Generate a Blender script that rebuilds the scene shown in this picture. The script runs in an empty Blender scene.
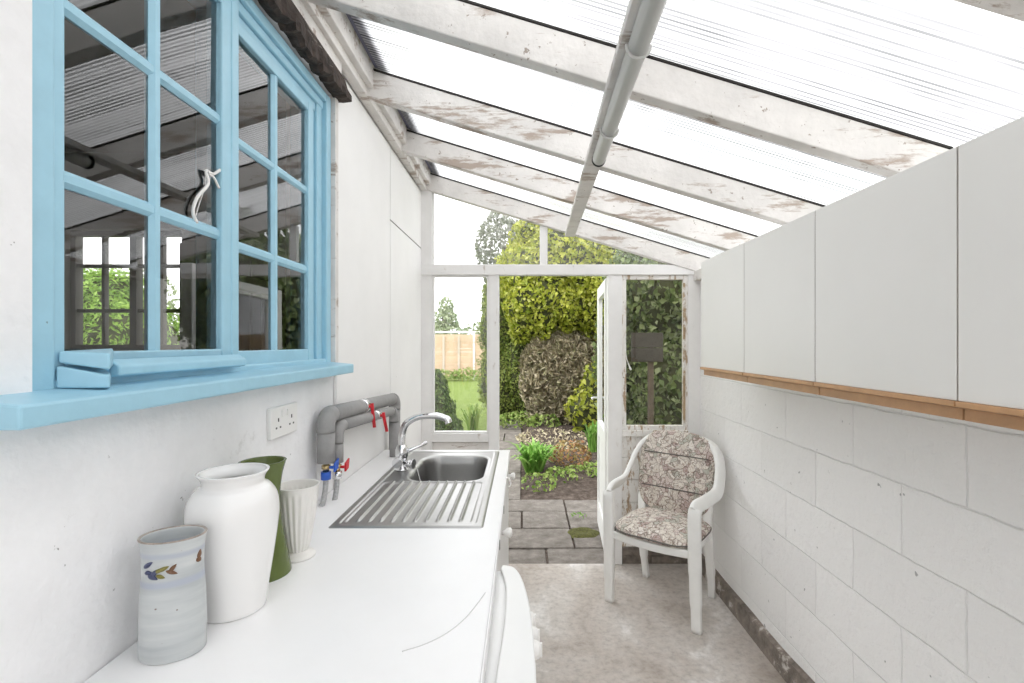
import bpy, math, random
import numpy as np
from mathutils import Vector, Matrix, noise

random.seed(7)
RNG = np.random.default_rng(11)
SC = bpy.context.scene
COL = SC.collection
PI = math.pi
EYE = 1.5            # camera height in metres
FPX = 485.0          # focal length in pixels of the 1024 px wide frame
VX, VY = 523.0, 343.0


# ------------------------------------------------------------------ helpers
def at(px, py, d):
    """world point seen at a pixel of the photograph at depth d"""
    return Vector(((px - VX) / FPX * d, d, EYE - (py - VY) / FPX * d))


class MB:
    def __init__(self):
        self.v = []; self.f = []; self.s = []; self.m = []

    def add(self, verts, faces, smooth=False, mat=0):
        n = len(self.v)
        self.v += [tuple(p) for p in verts]
        for f in faces:
            self.f.append(tuple(i + n for i in f)); self.s.append(smooth); self.m.append(mat)
        return self

    def box(self, x0, x1, y0, y1, z0, z1, mat=0):
        v = [(x0, y0, z0), (x1, y0, z0), (x1, y1, z0), (x0, y1, z0),
             (x0, y0, z1), (x1, y0, z1), (x1, y1, z1), (x0, y1, z1)]
        return self.hexa(v, mat)

    def hexa(self, v, mat=0):
        return self.add(v, [(0, 3, 2, 1), (4, 5, 6, 7), (0, 1, 5, 4), (1, 2, 6, 5), (2, 3, 7, 6), (3, 0, 4, 7)], False, mat)

    def prism(self, outline, axis, a, b, mat=0, smooth=False):
        """extrude a 2-D outline (counter-clockwise) along an axis from a to b"""
        n = len(outline)
        def P(p, t):
            if axis == 'x': return (t, p[0], p[1])
            if axis == 'y': return (p[0], t, p[1])
            return (p[0], p[1], t)
        v = [P(p, a) for p in outline] + [P(p, b) for p in outline]
        fs = [(i, (i + 1) % n, n + (i + 1) % n, n + i) for i in range(n)]
        self.add(v, fs, smooth, mat)
        k = len(self.v) - 2 * n
        self.f.append(tuple(k + i for i in reversed(range(n)))); self.s.append(False); self.m.append(mat)
        self.f.append(tuple(k + n + i for i in range(n))); self.s.append(False); self.m.append(mat)
        return self

    def lathe(self, prof, c=(0, 0, 0), n=48, rf=None, sx=1, sy=1, cap0=True, cap1=False, mat=0, rot=0):
        """profile = [(r, z)...]; rf(angle, r, z) may modulate the radius"""
        v = []
        for r, z in prof:
            for k in range(n):
                a = 2 * PI * k / n
                q = rf(a, r, z) if rf else r
                x, y = q * math.cos(a) * sx, q * math.sin(a) * sy
                if rot: x, y = x * math.cos(rot) - y * math.sin(rot), x * math.sin(rot) + y * math.cos(rot)
                v.append((c[0] + x, c[1] + y, c[2] + z))
        f = []
        for j in range(len(prof) - 1):
            for k in range(n):
                f.append((j * n + k, j * n + (k + 1) % n, (j + 1) * n + (k + 1) % n, (j + 1) * n + k))
        self.add(v, f, True, mat)
        k0 = len(self.v) - len(v)
        if cap0:
            self.f.append(tuple(k0 + i for i in reversed(range(n)))); self.s.append(False); self.m.append(mat)
        if cap1:
            self.f.append(tuple(k0 + (len(prof) - 1) * n + i for i in range(n))); self.s.append(False); self.m.append(mat)
        return self

    def tube(self, pts, r, n=12, sec=None, up=Vector((0, 0, 1)), cap=True, mat=0, smooth=True):
        """sweep a round (or flat: sec=(half width, half thickness)) section along points; r may be a list"""
        pts = [Vector(p) for p in pts]
        m = len(pts)
        rs = r if isinstance(r, (list, tuple)) else [r] * m
        v = []
        prev = None
        for i, p in enumerate(pts):
            t = (pts[min(i + 1, m - 1)] - pts[max(i - 1, 0)])
            if t.length < 1e-9: t = Vector((0, 0, 1))
            t.normalize()
            if prev is None:
                a = t.cross(up)
                if a.length < 1e-3: a = t.cross(Vector((1, 0, 0)))
            else:
                a = prev - t * prev.dot(t)
                if a.length < 1e-6: a = t.cross(up)
            a.normalize(); b = t.cross(a).normalized(); prev = a
            for k in range(n):
                th = 2 * PI * k / n
                ca, sa = math.cos(th), math.sin(th)
                if sec:
                    e = 0.45
                    ca = math.copysign(abs(ca) ** e, ca) * sec[0]; sa = math.copysign(abs(sa) ** e, sa) * sec[1]
                    v.append(p + (a * ca + b * sa) * rs[i])
                else:
                    v.append(p + (a * ca + b * sa) * rs[i])
        f = []
        for j in range(m - 1):
            for k in range(n):
                f.append((j * n + k, j * n + (k + 1) % n, (j + 1) * n + (k + 1) % n, (j + 1) * n + k))
        self.add(v, f, smooth, mat)
        if cap:
            k0 = len(self.v) - len(v)
            self.f.append(tuple(k0 + i for i in reversed(range(n)))); self.s.append(False); self.m.append(mat)
            self.f.append(tuple(k0 + (m - 1) * n + i for i in range(n))); self.s.append(False); self.m.append(mat)
        return self

    def build(self, name, mats, parent=None, bevel=0, seg=2, subsurf=0, rootspace=True):
        me = bpy.data.meshes.new(name)
        if not isinstance(mats, (list, tuple)): mats = [mats]
        v = self.v
        if parent is not None and rootspace:
            off = Vector(parent.get('_o', (0, 0, 0)))
            v = [tuple(Vector(p) - off) for p in v]
        me.from_pydata(v, [], self.f)
        me.polygons.foreach_set('use_smooth', self.s)
        me.polygons.foreach_set('material_index', self.m)
        for m in mats: me.materials.append(m)
        me.update()
        o = bpy.data.objects.new(name, me)
        COL.objects.link(o)
        if parent is not None:
            o.parent = parent
            if '_o' in parent and rootspace: o['_o'] = tuple(parent['_o'])
        if bevel:
            b = o.modifiers.new('bevel', 'BEVEL'); b.width = bevel; b.segments = seg; b.limit_method = 'ANGLE'; b.angle_limit = 0.6
        if subsurf:
            s = o.modifiers.new('sub', 'SUBSURF'); s.levels = subsurf; s.render_levels = subsurf
        return o


def tag(o, label=None, cat=None, group=None, kind=None):
    if label: o['label'] = label
    if cat: o['category'] = cat
    if group: o['group'] = group
    if kind: o['kind'] = kind
    return o


def thing(name, label, cat, loc=(0, 0, 0), group=None, kind=None):
    o = bpy.data.objects.new(name, None)
    o.empty_display_size = 0.05
    COL.objects.link(o)
    o.location = loc
    o['_o'] = tuple(loc)
    return tag(o, label, cat, group, kind)


def spline(pts, n=8):
    """Catmull-Rom through points"""
    P = [Vector(p) for p in pts]
    P = [P[0] * 2 - P[1]] + P + [P[-1] * 2 - P[-2]]
    out = []
    for i in range(1, len(P) - 2):
        for k in range(n):
            t = k / n
            a, b, c, d = P[i - 1], P[i], P[i + 1], P[i + 2]
            out.append(0.5 * ((2 * b) + (c - a) * t + (2 * a - 5 * b + 4 * c - d) * t * t + (3 * b - a - 3 * c + d) * t ** 3))
    out.append(P[-2].copy())
    return out


# ------------------------------------------------------------------ materials
MATS = {}


def mat_new(name):
    m = bpy.data.materials.new(name); m.use_nodes = True
    nt = m.node_tree; nt.nodes.clear()
    out = nt.nodes.new('ShaderNodeOutputMaterial')
    return m, nt, out


def N(nt, t, **kw):
    n = nt.nodes.new(t)
    for k, v in kw.items():
        if k in n.inputs: n.inputs[k].default_value = v
        else: setattr(n, k, v)
    return n


def ramp(nt, stops, src=None, interp='LINEAR'):
    r = nt.nodes.new('ShaderNodeValToRGB')
    cr = r.color_ramp; cr.interpolation = interp
    while len(cr.elements) > 1: cr.elements.remove(cr.elements[-1])
    cr.elements[0].position = stops[0][0]; cr.elements[0].color = (*stops[0][1], 1)
    for p, c in stops[1:]:
        e = cr.elements.new(p); e.color = (*c, 1)
    if src is not None: nt.links.new(src, r.inputs[0])
    return r


def g(v): return (v, v, v)


def principled(name, color, rough=0.5, metal=0.0, spec=0.5, noise_amt=0.0, noise_scale=20, bump=0.0, bump_scale=60, specks=None,
               wear=None, coat=0.0):
    """base colour with optional mottling, small specks ((colour), threshold, scale) and worn patches ((colour), threshold, scale)"""
    m, nt, out = mat_new(name)
    L = nt.links.new
    p = N(nt, 'ShaderNodeBsdfPrincipled')
    p.inputs['Roughness'].default_value = rough
    p.inputs['Metallic'].default_value = metal
    p.inputs['Specular IOR Level'].default_value = spec
    p.inputs['Coat Weight'].default_value = coat
    L(p.outputs[0], out.inputs[0])
    tc = N(nt, 'ShaderNodeTexCoord')
    col = None
    if noise_amt:
        no = N(nt, 'ShaderNodeTexNoise'); no.inputs['Scale'].default_value = noise_scale; no.inputs['Detail'].default_value = 8
        no.inputs['Roughness'].default_value = 0.65
        L(tc.outputs['Object'], no.inputs['Vector'])
        lo = tuple(max(0, c * (1 - noise_amt)) for c in color); hi = tuple(min(1, c * (1 + noise_amt)) for c in color)
        col = ramp(nt, [(0.3, lo), (0.7, hi)], no.outputs[0]).outputs[0]
    for spec_, kind in ((wear, 'w'), (specks, 's')):
        if not spec_: continue
        c2, th, sc = spec_[:3]
        st = spec_[3] if len(spec_) > 3 else (1, 1, 1)
        mp = N(nt, 'ShaderNodeMapping'); mp.inputs['Scale'].default_value = st
        L(tc.outputs['Object'], mp.inputs['Vector'])
        no = N(nt, 'ShaderNodeTexNoise'); no.inputs['Scale'].default_value = sc
        no.inputs['Detail'].default_value = 10 if kind == 'w' else 3; no.inputs['Roughness'].default_value = 0.7
        L(mp.outputs[0], no.inputs['Vector'])
        r = ramp(nt, [(th, g(0)), (th + (0.06 if kind == 'w' else 0.03), g(1))], no.outputs[0])
        mx = N(nt, 'ShaderNodeMix', data_type='RGBA')
        L(r.outputs[0], mx.inputs[0])
        if col is not None: L(col, mx.inputs[6])
        else: mx.inputs[6].default_value = (*color, 1)
        mx.inputs[7].default_value = (*c2, 1)
        col = mx.outputs[2]
    if col is not None: L(col, p.inputs['Base Color'])
    else: p.inputs['Base Color'].default_value = (*color, 1)
    if bump:
        no = N(nt, 'ShaderNodeTexNoise'); no.inputs['Scale'].default_value = bump_scale; no.inputs['Detail'].default_value = 6
        L(tc.outputs['Object'], no.inputs['Vector'])
        b = N(nt, 'ShaderNodeBump'); b.inputs['Strength'].default_value = bump; b.inputs['Distance'].default_value = 0.01
        L(no.outputs[0], b.inputs['Height']); L(b.outputs[0], p.inputs['Normal'])
    MATS[name] = m
    return m


M_plaster = principled('plaster_white', (.86, .855, .86), .75, noise_amt=.05, noise_scale=6, bump=.6, bump_scale=24, specks=((.35, .34, .33), .73, 40), wear=((.66, .65, .645), .64, 5))
M_board = principled('board_white', (.86, .85, .84), .6, noise_amt=.03, noise_scale=3, bump=.08, bump_scale=15,
                     specks=((.3, .27, .25), .76, 30), wear=((.62, .58, .54), .68, 4, (1, 1, .4)))
M_timber = principled('timber_white_worn', (.70, .675, .65), .65, noise_amt=.13, noise_scale=5, bump=.3, bump_scale=40,
                      wear=((.40, .33, .28), .555, 5, (.5, 2.2, 2.8)), specks=((.34, .29, .25), .66, 34))
M_frame = principled('frame_white', (.80, .79, .78), .5, noise_amt=.03, noise_scale=10, bump=.1, bump_scale=40,
                     wear=((.5, .45, .4), .63, 6, (2, 2, .6)))
M_peel = principled('frame_peeling', (.80, .78, .75), .7, noise_amt=.05, noise_scale=20, bump=.5, bump_scale=60,
                    wear=((.42, .31, .21), .525, 9, (3, 3, .8)), specks=((.22, .17, .13), .66, 40))
M_blue = principled('blue_paint', (.335, .575, .70), .38, noise_amt=.05, noise_scale=12, bump=.07, bump_scale=45, specks=((.2, .3, .34), .77, 60))
M_dark = principled('dark_gap', (.025, .022, .02), .8)
M_rot = principled('rotten_wood', (.045, .032, .026), .9, noise_amt=.8, noise_scale=25, bump=1.0, bump_scale=35,
                   wear=((.42, .37, .32), .615, 12, (1, .35, 3)))
M_cab = principled('cabinet_white', (.74, .73, .71), .42, noise_amt=.015, noise_scale=3, specks=((.45, .38, .28), .80, 14))
M_cabin = principled('door_gap_brown', (.20, .15, .11), .6)
M_wood = principled('handle_wood', (.48, .27, .135), .45, noise_amt=.18, noise_scale=14)
M_top = principled('worktop_white', (.86, .855, .855), .35, noise_amt=.015, noise_scale=6, specks=((.5, .48, .46), .77, 35))
M_enamel = principled('enamel_white', (.80, .80, .79), .3, noise_amt=.015, noise_scale=6, specks=((.4, .38, .36), .76, 45))
M_resin = principled('resin_white', (.82, .82, .80), .38, noise_amt=.03, noise_scale=14, specks=((.5, .47, .42), .73, 35))
M_plastic = principled('socket_plastic', (.84, .83, .81), .3)
M_slot = principled('socket_slot', (.05, .05, .05), .6)
M_steel = principled('steel', (.42, .417, .41), .34, metal=1, noise_amt=.04, noise_scale=40)
M_chrome = principled('chrome', (.78, .78, .79), .07, metal=1)
M_foam = principled('foam_grey', (.31, .305, .30), .8, noise_amt=.08, noise_scale=30, bump=.1, bump_scale=80)
M_red = principled('red_plastic', (.62, .02, .03), .35)
M_bluep = principled('blue_plastic', (.03, .12, .55), .35)
M_brass = principled('brass', (.65, .5, .25), .25, metal=1)
M_hose = principled('braided_hose', (.5, .5, .5), .35, metal=.8, noise_amt=.25, noise_scale=160, bump=.6, bump_scale=220)
M_ceram = principled('ceramic_white', (.84, .83, .82), .12, coat=.4)
M_matte = principled('ceramic_matte_white', (.78, .76, .73), .45, noise_amt=.03, noise_scale=20)
M_green = principled('ceramic_green', (.10, .135, .028), .25, noise_amt=.12, noise_scale=25)
M_pot = None
M_pvc = principled('pvc_grey', (.60, .60, .585), .35)
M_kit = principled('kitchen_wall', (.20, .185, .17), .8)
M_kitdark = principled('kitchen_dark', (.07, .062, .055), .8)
M_kitframe = principled('kitchen_window_frame', (.06, .055, .05), .6)  # backlit darkness of the bars put into the base colour
M_upvc = principled('upvc_white', (.8, .8, .8), .35)
M_bark = principled('bark', (.11, .085, .065), .9, noise_amt=.3, noise_scale=20, bump=.6, bump_scale=30)
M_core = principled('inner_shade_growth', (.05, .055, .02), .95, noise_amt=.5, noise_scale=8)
M_corebrown = principled('inner_twigs', (.24, .195, .13), .95, noise_amt=.5, noise_scale=10)
M_fence = principled('fence_wood', (.60, .43, .30), .8, noise_amt=.12, noise_scale=3)
M_fencep = principled('fence_post', (.55, .47, .40), .8, noise_amt=.1, noise_scale=3)
M_darkboard = principled('board_dark_brown', (.055, .048, .042), .85, noise_amt=.3, noise_scale=12, bump=.4)
M_slate = principled('eaves_slate', (.20, .20, .26), .8)
M_cord = principled('cord_white', (.8, .79, .77), .6)
M_black = principled('black_rubber', (.015, .015, .015), .5)
M_plinth = principled('plinth_dirt', (.20, .17, .145), .9, noise_amt=.5, noise_scale=14, bump=.7, bump_scale=25, wear=((.55, .52, .48), .56, 7))
M_mossy = principled('moss', (.085, .085, .02), .95, noise_amt=.6, noise_scale=40, bump=1, bump_scale=90)


def concrete():
    m, nt, out = mat_new('floor_concrete'); L = nt.links.new
    p = N(nt, 'ShaderNodeBsdfPrincipled'); p.inputs['Roughness'].default_value = .72; L(p.outputs[0], out.inputs[0])
    tc = N(nt, 'ShaderNodeTexCoord')
    n1 = N(nt, 'ShaderNodeTexNoise'); n1.inputs['Scale'].default_value = 1.7; n1.inputs['Detail'].default_value = 9; n1.inputs['Roughness'].default_value = .62
    n1.inputs['Distortion'].default_value = .6
    L(tc.outputs['Object'], n1.inputs['Vector'])
    r1 = ramp(nt, [(.30, (.33, .285, .245)), (.44, (.45, .405, .365)), (.55, (.52, .485, .45)), (.64, (.72, .70, .68))], n1.outputs[0])
    n2 = N(nt, 'ShaderNodeTexNoise'); n2.inputs['Scale'].default_value = 30; n2.inputs['Detail'].default_value = 10; n2.inputs['Roughness'].default_value = .7
    L(tc.outputs['Object'], n2.inputs['Vector'])
    r2 = ramp(nt, [(.3, g(.72)), (.5, g(1)), (.7, g(1.16))], n2.outputs[0])
    mx = N(nt, 'ShaderNodeMix', data_type='RGBA', blend_type='MULTIPLY'); mx.inputs[0].default_value = 1
    L(r1.outputs[0], mx.inputs[6]); L(r2.outputs[0], mx.inputs[7]); L(mx.outputs[2], p.inputs['Base Color'])
    b = N(nt, 'ShaderNodeBump'); b.inputs['Strength'].default_value = .3; b.inputs['Distance'].default_value = .01
    L(n2.outputs[0], b.inputs['Height']); L(b.outputs[0], p.inputs['Normal'])
    return m


def blockwork():
    """painted concrete blocks on a wall in the YZ plane: 450 x 225 mm courses"""
    m, nt, out = mat_new('wall_blockwork'); L = nt.links.new
    p = N(nt, 'ShaderNodeBsdfPrincipled'); p.inputs['Roughness'].default_value = .7; L(p.outputs[0], out.inputs[0])
    tc = N(nt, 'ShaderNodeTexCoord')
    sep = N(nt, 'ShaderNodeSeparateXYZ'); L(tc.outputs['Object'], sep.inputs[0])
    ay = N(nt, 'ShaderNodeMath', operation='ADD'); ay.inputs[1].default_value = 0.257 + 4.5
    az = N(nt, 'ShaderNodeMath', operation='ADD'); az.inputs[1].default_value = -1.058 + 2.25
    L(sep.outputs[1], ay.inputs[0]); L(sep.outputs[2], az.inputs[0])
    cm = N(nt, 'ShaderNodeCombineXYZ'); L(ay.outputs[0], cm.inputs[0]); L(az.outputs[0], cm.inputs[1])
    wob = N(nt, 'ShaderNodeTexNoise'); wob.inputs['Scale'].default_value = 9; L(tc.outputs['Object'], wob.inputs['Vector'])
    sc = N(nt, 'ShaderNodeVectorMath', operation='SCALE'); sc.inputs['Scale'].default_value = .012; L(wob.outputs['Color'], sc.inputs[0])
    ad = N(nt, 'ShaderNodeVectorMath', operation='ADD'); L(cm.outputs[0], ad.inputs[0]); L(sc.outputs[0], ad.inputs[1])
    br = N(nt, 'ShaderNodeTexBrick'); br.offset = .5
    br.inputs['Scale'].default_value = 1; br.inputs['Brick Width'].default_value = .45; br.inputs['Row Height'].default_value = .225
    br.inputs['Mortar Size'].default_value = .0042; br.inputs['Mortar Smooth'].default_value = .9; br.inputs['Bias'].default_value = 0
    br.inputs['Color1'].default_value = (.89, .885, .88, 1); br.inputs['Color2'].default_value = (.845, .84, .835, 1); br.inputs['Mortar'].default_value = (.83, .825, .82, 1)
    L(ad.outputs[0], br.inputs['Vector'])
    no = N(nt, 'ShaderNodeTexNoise'); no.inputs['Scale'].default_value = 22; no.inputs['Detail'].default_value = 10; no.inputs['Roughness'].default_value = .62; L(tc.outputs['Object'], no.inputs['Vector'])
    sp = ramp(nt, [(.73, g(1)), (.755, g(.5))], None)
    ns = N(nt, 'ShaderNodeTexNoise'); ns.inputs['Scale'].default_value = 26; ns.inputs['Detail'].default_value = 2; L(tc.outputs['Object'], ns.inputs['Vector'])
    L(ns.outputs[0], sp.inputs[0])
    mx = N(nt, 'ShaderNodeMix', data_type='RGBA', blend_type='MULTIPLY'); mx.inputs[0].default_value = 1
    L(br.outputs['Color'], mx.inputs[6]); L(sp.outputs[0], mx.inputs[7]); L(mx.outputs[2], p.inputs['Base Color'])
    h = N(nt, 'ShaderNodeMath', operation='MULTIPLY_ADD'); h.inputs[1].default_value = -.30; L(br.outputs['Fac'], h.inputs[0])
    h2 = N(nt, 'ShaderNodeMath', operation='MULTIPLY'); h2.inputs[1].default_value = .9; L(no.outputs[0], h2.inputs[0]); L(h2.outputs[0], h.inputs[2])
    b = N(nt, 'ShaderNodeBump'); b.inputs['Strength'].default_value = .9; b.inputs['Distance'].default_value = .011
    L(h.outputs[0], b.inputs['Height']); L(b.outputs[0], p.inputs['Normal'])
    return m


def glass(name, tint=(1, 1, 1), haze=0.0, refl=1.0):
    m, nt, out = mat_new(name); L = nt.links.new
    tr = N(nt, 'ShaderNodeBsdfTransparent'); tr.inputs[0].default_value = (*tint, 1)
    gl = N(nt, 'ShaderNodeBsdfGlossy'); gl.inputs['Roughness'].default_value = .0; gl.inputs[0].default_value = (1, 1, 1, 1)
    fr = N(nt, 'ShaderNodeFresnel'); fr.inputs['IOR'].default_value = 1.5
    mu = N(nt, 'ShaderNodeMath', operation='MULTIPLY'); mu.inputs[1].default_value = 1.8 * refl; mu.use_clamp = True
    L(fr.outputs[0], mu.inputs[0])
    mx = N(nt, 'ShaderNodeMixShader'); L(mu.outputs[0], mx.inputs[0]); L(tr.outputs[0], mx.inputs[1]); L(gl.outputs[0], mx.inputs[2])
    last = mx.outputs[0]
    if haze:
        df = N(nt, 'ShaderNodeBsdfDiffuse'); df.inputs[0].default_value = (.8, .8, .8, 1)
        tl = N(nt, 'ShaderNodeBsdfTranslucent'); tl.inputs[0].default_value = (.8, .8, .8, 1)
        ms = N(nt, 'ShaderNodeMixShader'); ms.inputs[0].default_value = .5; L(df.outputs[0], ms.inputs[1]); L(tl.outputs[0], ms.inputs[2])
        tc = N(nt, 'ShaderNodeTexCoord'); no = N(nt, 'ShaderNodeTexNoise'); no.inputs['Scale'].default_value = 5; no.inputs['Detail'].default_value = 8
        L(tc.outputs['Object'], no.inputs['Vector'])
        r = ramp(nt, [(.35, g(haze * .4)), (.7, g(haze))], no.outputs[0])
        m2 = N(nt, 'ShaderNodeMixShader'); L(r.outputs[0], m2.inputs[0]); L(last, m2.inputs[1]); L(ms.outputs[0], m2.inputs[2]); last = m2.outputs[0]
    L(last, out.inputs[0])
    return m


def polycarbonate():
    m, nt, out = mat_new('fluted_roof_sheet'); L = nt.links.new
    tc = N(nt, 'ShaderNodeTexCoord')
    sep = N(nt, 'ShaderNodeSeparateXYZ'); L(tc.outputs['Object'], sep.inputs[0])
    mul = N(nt, 'ShaderNodeMath', operation='MULTIPLY'); mul.inputs[1].default_value = 2 * PI / .017; L(sep.outputs[1], mul.inputs[0])
    sn = N(nt, 'ShaderNodeMath', operation='SINE'); L(mul.outputs[0], sn.inputs[0])
    no = N(nt, 'ShaderNodeTexNoise'); no.inputs['Scale'].default_value = 1.0; no.inputs['Detail'].default_value = 6
    mp = N(nt, 'ShaderNodeMapping'); mp.inputs['Scale'].default_value = (1.2, 34, 1); L(tc.outputs['Object'], mp.inputs['Vector']); L(mp.outputs[0], no.inputs['Vector'])
    lines = ramp(nt, [(.28, g(0)), (.60, g(1))], None)
    h = N(nt, 'ShaderNodeMath', operation='MULTIPLY_ADD'); h.inputs[1].default_value = .5; h.inputs[2].default_value = .5
    L(sn.outputs[0], h.inputs[0]); L(h.outputs[0], lines.inputs[0])
    amp = ramp(nt, [(.34, g(.45)), (.50, g(.9)), (.62, g(1))], no.outputs[0])
    big = N(nt, 'ShaderNodeTexNoise'); big.inputs['Scale'].default_value = 1.5; big.inputs['Detail'].default_value = 3; L(tc.outputs['Object'], big.inputs['Vector'])
    bigr = ramp(nt, [(.38, g(.72)), (.58, g(1))], big.outputs[0])
    a1 = N(nt, 'ShaderNodeMath', operation='MULTIPLY'); L(lines.outputs[0], a1.inputs[0]); L(amp.outputs[0], a1.inputs[1])
    a2 = N(nt, 'ShaderNodeMath', operation='MULTIPLY'); L(a1.outputs[0], a2.inputs[0]); L(bigr.outputs[0], a2.inputs[1])
    r = ramp(nt, [(0, (.97, .97, .97)), (1, (.13, .13, .132))], a2.outputs[0])
    # grime blotches lying on the sheets
    n2 = N(nt, 'ShaderNodeTexNoise'); n2.inputs['Scale'].default_value = 2.6; n2.inputs['Detail'].default_value = 9; L(tc.outputs['Object'], n2.inputs['Vector'])
    r2 = ramp(nt, [(.62, g(1)), (.74, g(.36))], n2.outputs[0])
    mx = N(nt, 'ShaderNodeMix', data_type='RGBA', blend_type='MULTIPLY'); mx.inputs[0].default_value = 1
    L(r.outputs[0], mx.inputs[6]); L(r2.outputs[0], mx.inputs[7])
    tl = N(nt, 'ShaderNodeBsdfTranslucent'); L(mx.outputs[2], tl.inputs[0])
    tr = N(nt, 'ShaderNodeBsdfTransparent'); L(mx.outputs[2], tr.inputs[0])
    m1 = N(nt, 'ShaderNodeMixShader'); m1.inputs[0].default_value = .45; L(tl.outputs[0], m1.inputs[1]); L(tr.outputs[0], m1.inputs[2])
    df = N(nt, 'ShaderNodeBsdfDiffuse'); L(mx.outputs[2], df.inputs[0])
    m2 = N(nt, 'ShaderNodeMixShader'); m2.inputs[0].default_value = .12; L(m1.outputs[0], m2.inputs[1]); L(df.outputs[0], m2.inputs[2])
    L(m2.outputs[0], out.inputs[0])
    return m


def leafmat(name, cols, trans=.35, rough=.45):
    m, nt, out = mat_new(name); L = nt.links.new
    ge = N(nt, 'ShaderNodeNewGeometry')
    n = len(cols)
    r = ramp(nt, [(i / max(1, n - 1), c) for i, c in enumerate(cols)], ge.outputs['Random Per Island'])
    p = N(nt, 'ShaderNodeBsdfPrincipled'); p.inputs['Roughness'].default_value = rough; L(r.outputs[0], p.inputs['Base Color'])
    p.inputs['Specular IOR Level'].default_value = .3
    t = N(nt, 'ShaderNodeBsdfTranslucent'); L(r.outputs[0], t.inputs[0])
    mx = N(nt, 'ShaderNodeMixShader'); mx.inputs[0].default_value = trans; L(p.outputs[0], mx.inputs[1]); L(t.outputs[0], mx.inputs[2])
    L(mx.outputs[0], out.inputs[0])
    return m


def fabric():
    m, nt, out = mat_new('paisley_fabric'); L = nt.links.new
    p = N(nt, 'ShaderNodeBsdfPrincipled'); p.inputs['Roughness'].default_value = .9; p.inputs['Specular IOR Level'].default_value = .2; L(p.outputs[0], out.inputs[0])
    tc = N(nt, 'ShaderNodeTexCoord')
    no = N(nt, 'ShaderNodeTexNoise'); no.inputs['Scale'].default_value = 16; no.inputs['Detail'].default_value = 3; L(tc.outputs['Object'], no.inputs['Vector'])
    sc = N(nt, 'ShaderNodeVectorMath', operation='SCALE'); sc.inputs['Scale'].default_value = .11; L(no.outputs['Color'], sc.inputs[0])
    ad = N(nt, 'ShaderNodeVectorMath', operation='ADD'); L(tc.outputs['Object'], ad.inputs[0]); L(sc.outputs[0], ad.inputs[1])
    v = N(nt, 'ShaderNodeTexVoronoi', feature='F1'); v.inputs['Scale'].default_value = 29; L(ad.outputs[0], v.inputs['Vector'])
    ve = N(nt, 'ShaderNodeTexVoronoi', feature='DISTANCE_TO_EDGE'); ve.inputs['Scale'].default_value = 29; L(ad.outputs[0], ve.inputs['Vector'])
    sepc = N(nt, 'ShaderNodeSeparateColor'); L(v.outputs['Color'], sepc.inputs[0])
    cellc = ramp(nt, [(0, (.66, .62, .56)), (.3, (.50, .41, .38)), (.42, (.72, .68, .62)), (.68, (.50, .50, .44)), (.8, (.64, .57, .53)), (.92, (.76, .73, .68))], sepc.outputs[0], 'CONSTANT')
    # scrolls inside each motif
    mu = N(nt, 'ShaderNodeMath', operation='MULTIPLY'); mu.inputs[1].default_value = 26; L(v.outputs['Distance'], mu.inputs[0])
    si = N(nt, 'ShaderNodeMath', operation='SINE'); L(mu.outputs[0], si.inputs[0])
    rs = ramp(nt, [(.45, g(1)), (.75, (.62, .52, .47))], si.outputs[0])
    m1 = N(nt, 'ShaderNodeMix', data_type='RGBA', blend_type='MULTIPLY'); m1.inputs[0].default_value = .8; L(cellc.outputs[0], m1.inputs[6]); L(rs.outputs[0], m1.inputs[7])
    re = ramp(nt, [(.03, (.22, .16, .14)), (.09, (1, 1, 1))], ve.outputs['Distance'])
    m2 = N(nt, 'ShaderNodeMix', data_type='RGBA', blend_type='MULTIPLY'); m2.inputs[0].default_value = .68; L(m1.outputs[2], m2.inputs[6]); L(re.outputs[0], m2.inputs[7])
    L(m2.outputs[2], p.inputs['Base Color'])
    return m


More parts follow.
